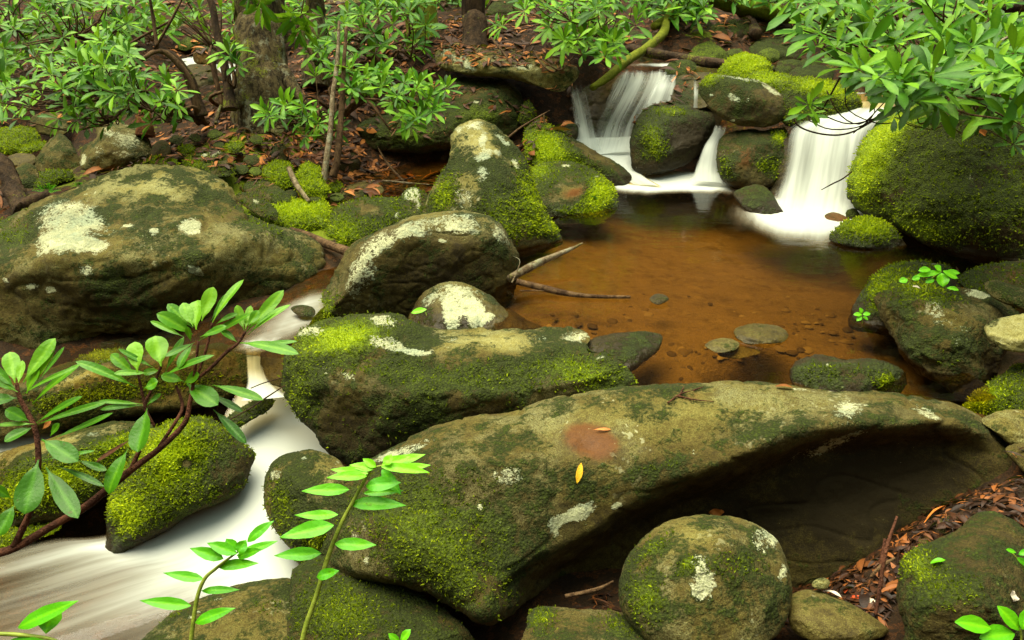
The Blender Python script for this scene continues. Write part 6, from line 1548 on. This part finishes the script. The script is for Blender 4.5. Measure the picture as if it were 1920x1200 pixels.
one_leaf('brown dead leaf lying on the enormous boulder below the bush', 1838, 250, .10, .035, -20, 'orange', prof='rhodo')
one_leaf('small dark leaf on the bright yellow-green moss boulder', 1114, 373, .045, .02, -5, 'near_rhodo', vary=.1)
one_leaf('pink-tan leaf on top of the craggy boulder', 1717, 541, .03, .014, -15, 'pale')
near_plant('seedling', 'lone bright green leaf in front of the white-lichened boulder', 'plant', P(790, 590, 3.2), [([(800, 592, 3.12), (798, 585, 3.12)], [.002, .001])], [(800, 580, 771, 587, 13, 3.12, 0, .9)], 'fetter', 'green_stem', 'oval', 3.12, seed=20)
p0, n0 = hit(1290, 745)
mb = MB()
for pts in ([(1252, 758), (1275, 742), (1300, 735)], [(1270, 745), (1300, 752), (1338, 756)], [(1275, 742), (1282, 728)], [(1300, 735), (1320, 728)]):
    tube(mb, [hit(*q)[0] + hit(*q)[1] * .006 for q in pts], [.003, .0025, .001], 6, .5)
tag(mb.build('twig', M['red_stem']), 'branched red twig lying on the rusty patch of the foreground slab', 'twig')


# ------------------------------------------------------------------ leaf litter: nobody could count it
def only_bvh(keys):
    V, F, n = [], [], 0
    for l in ROCKS:
        if any(k in l for k in keys):
            v, f = ROCKS[l]; V.append(v); F.append(f + n); n += len(v)
    return BVHTree.FromPolygons([tuple(p) for p in np.concatenate(V)], [tuple(int(i) for i in f) for f in np.concatenate(F)])


NOLIT = only_bvh(('foreground slab boulder', 'egg-shaped', 'huge low', 'enormous dark', 'wedge-topped', 'standing boulder with', 'hummock', 'smooth brown flat', 'craggy', 'lichened boulder', 'plump', 'moss peak'))


def litter(name, label, regions, seed, mat, Lr):
    r_ = random.Random(seed)
    mb = MB()
    for (px, py, z, rx, ry, cnt) in regions:
        c_ = G(px, py, z)
        for _ in range(cnt):
            a, q = r_.uniform(0, 6.283), math.sqrt(r_.random())
            x, y = c_[0] + rx * q * math.cos(a), c_[1] + ry * q * math.sin(a)
            loc, nor, i, t_ = BV.ray_cast(Vector((x, y, 6)), Vector((0, 0, -1)))
            if loc is None: continue
            if NOLIT.ray_cast(Vector((x, y, 6)), Vector((0, 0, -1)))[0] is not None: continue
            n = np.array(nor)
            if n[2] < 0: n = -n
            if n[2] < .45: continue
            p = np.array(loc)
            if inside(np.array([[x, y]]), POOL)[0] and p[2] < .01: continue
            L = r_.uniform(*Lr) * (r_.uniform(1.3, 2.0) if r_.random() < .12 else 1)
            g_ = r_.uniform(0, 6.283)
            t = np.array([math.cos(g_), math.sin(g_), r_.uniform(-.25, .25)]); n2 = n + np.array([r_.uniform(-.5, .5), r_.uniform(-.5, .5), 0])
            t -= n * (t @ n) * .8
            p = p + n * .008
            put_leaf(mb, p - t * L / 2, p + t * L / 2, L * r_.choice((r_.uniform(.06, .14), r_.uniform(.2, .42))), n2, r_.random() ** 1.9, 4, 'oval', droop=r_.uniform(-.15, .2), fold=r_.uniform(-.3, .6), half=1)
    return tag(mb.build(name, M[mat]), label, 'leaf litter', kind='stuff')


litter('leaf_litter', 'rust and brown fallen leaves carpeting the banks and hillside',
       [(450, 240, .3, .9, .6, 800), (500, 290, .18, .7, .45, 420), (620, 300, .1, .5, .4, 400), (330, 285, .2, .4, .3, 220), (880, 90, .6, 1.3, .6, 1200), (1060, 75, .7, .9, .6, 800), (700, 120, .5, .9, .6, 800), (650, 240, .35, .5, .5, 400), (760, 170, .5, .8, .3, 400),
        (1240, 40, .65, 1.0, .9, 900), (100, 110, .5, 1.5, .8, 900), (300, 40, .7, 1.6, 1.0, 800), (800, 30, .7, 1.8, 1.0, 1100), (560, 180, .35, .7, .5, 500), (1450, 40, .65, 1.0, .8, 600), (1800, 130, .7, .9, .4, 250), (560, 350, .05, .3, .2, 90), (2350, 500, .2, 1.0, 1.4, 900), (-450, 400, .2, 1.0, 1.2, 800), (-400, 700, .0, .6, .6, 400)], 5, 'deadleaf', (.04, .10))
litter('leaf_litter', 'dark needles, twigs and small dead leaves filling the gaps beside the foreground slab',
       [(1700, 985, -.15, .42, .25, 1300), (1600, 1120, -.28, .35, .2, 1000), (1880, 900, -.06, .3, .3, 400), (1250, 960, -.3, .3, .15, 200), (1100, 1090, -.44, .3, .15, 260)], 6, 'darkleaf', (.02, .055))
# ------------------------------------------------------------------ daylight
w = bpy.data.worlds.new('World'); SC.world = w; w.use_nodes = True
nt = w.node_tree
bg = nt.nodes['Background']
sky = nt.nodes.new('ShaderNodeTexSky')
sky.sky_type = 'NISHITA'; sky.sun_disc = False
SUN_EL, SUN_AZ = R(74), R(-60)      # azimuth measured from +Y toward +X
sky.sun_elevation = SUN_EL; sky.sun_rotation = SUN_AZ
tint = nt.nodes.new('ShaderNodeMix'); tint.data_type = 'RGBA'; tint.blend_type = 'MULTIPLY'; tint.inputs[0].default_value = 1
nt.links.new(sky.outputs[0], tint.inputs[6]); tint.inputs[7].default_value = (1.0, .90, .48, 1)   # skylight filtered by the leaf canopy
nt.links.new(tint.outputs[2], bg.inputs[0])
bg.inputs[1].default_value = .115
sl = bpy.data.lights.new('sun', 'SUN')
sl.energy = 1.5; sl.angle = R(60); sl.color = (1, .94, .74)
so = bpy.data.objects.new('sun', sl); COL.objects.link(so)
dirv = Vector((math.sin(SUN_AZ) * math.cos(SUN_EL), math.cos(SUN_AZ) * math.cos(SUN_EL), math.sin(SUN_EL)))
so.rotation_euler = dirv.to_track_quat('Z', 'Y').to_euler()
so.location = (0, 4, 9)
SC.view_settings.view_transform = 'Standard'
SC.view_settings.look = 'None'
SC.view_settings.exposure = 2.42
SC.view_settings.gamma = 1.0
SC.cycles.max_bounces = 8
SC.cycles.transparent_max_bounces = 16
SC.cycles.use_denoising = True
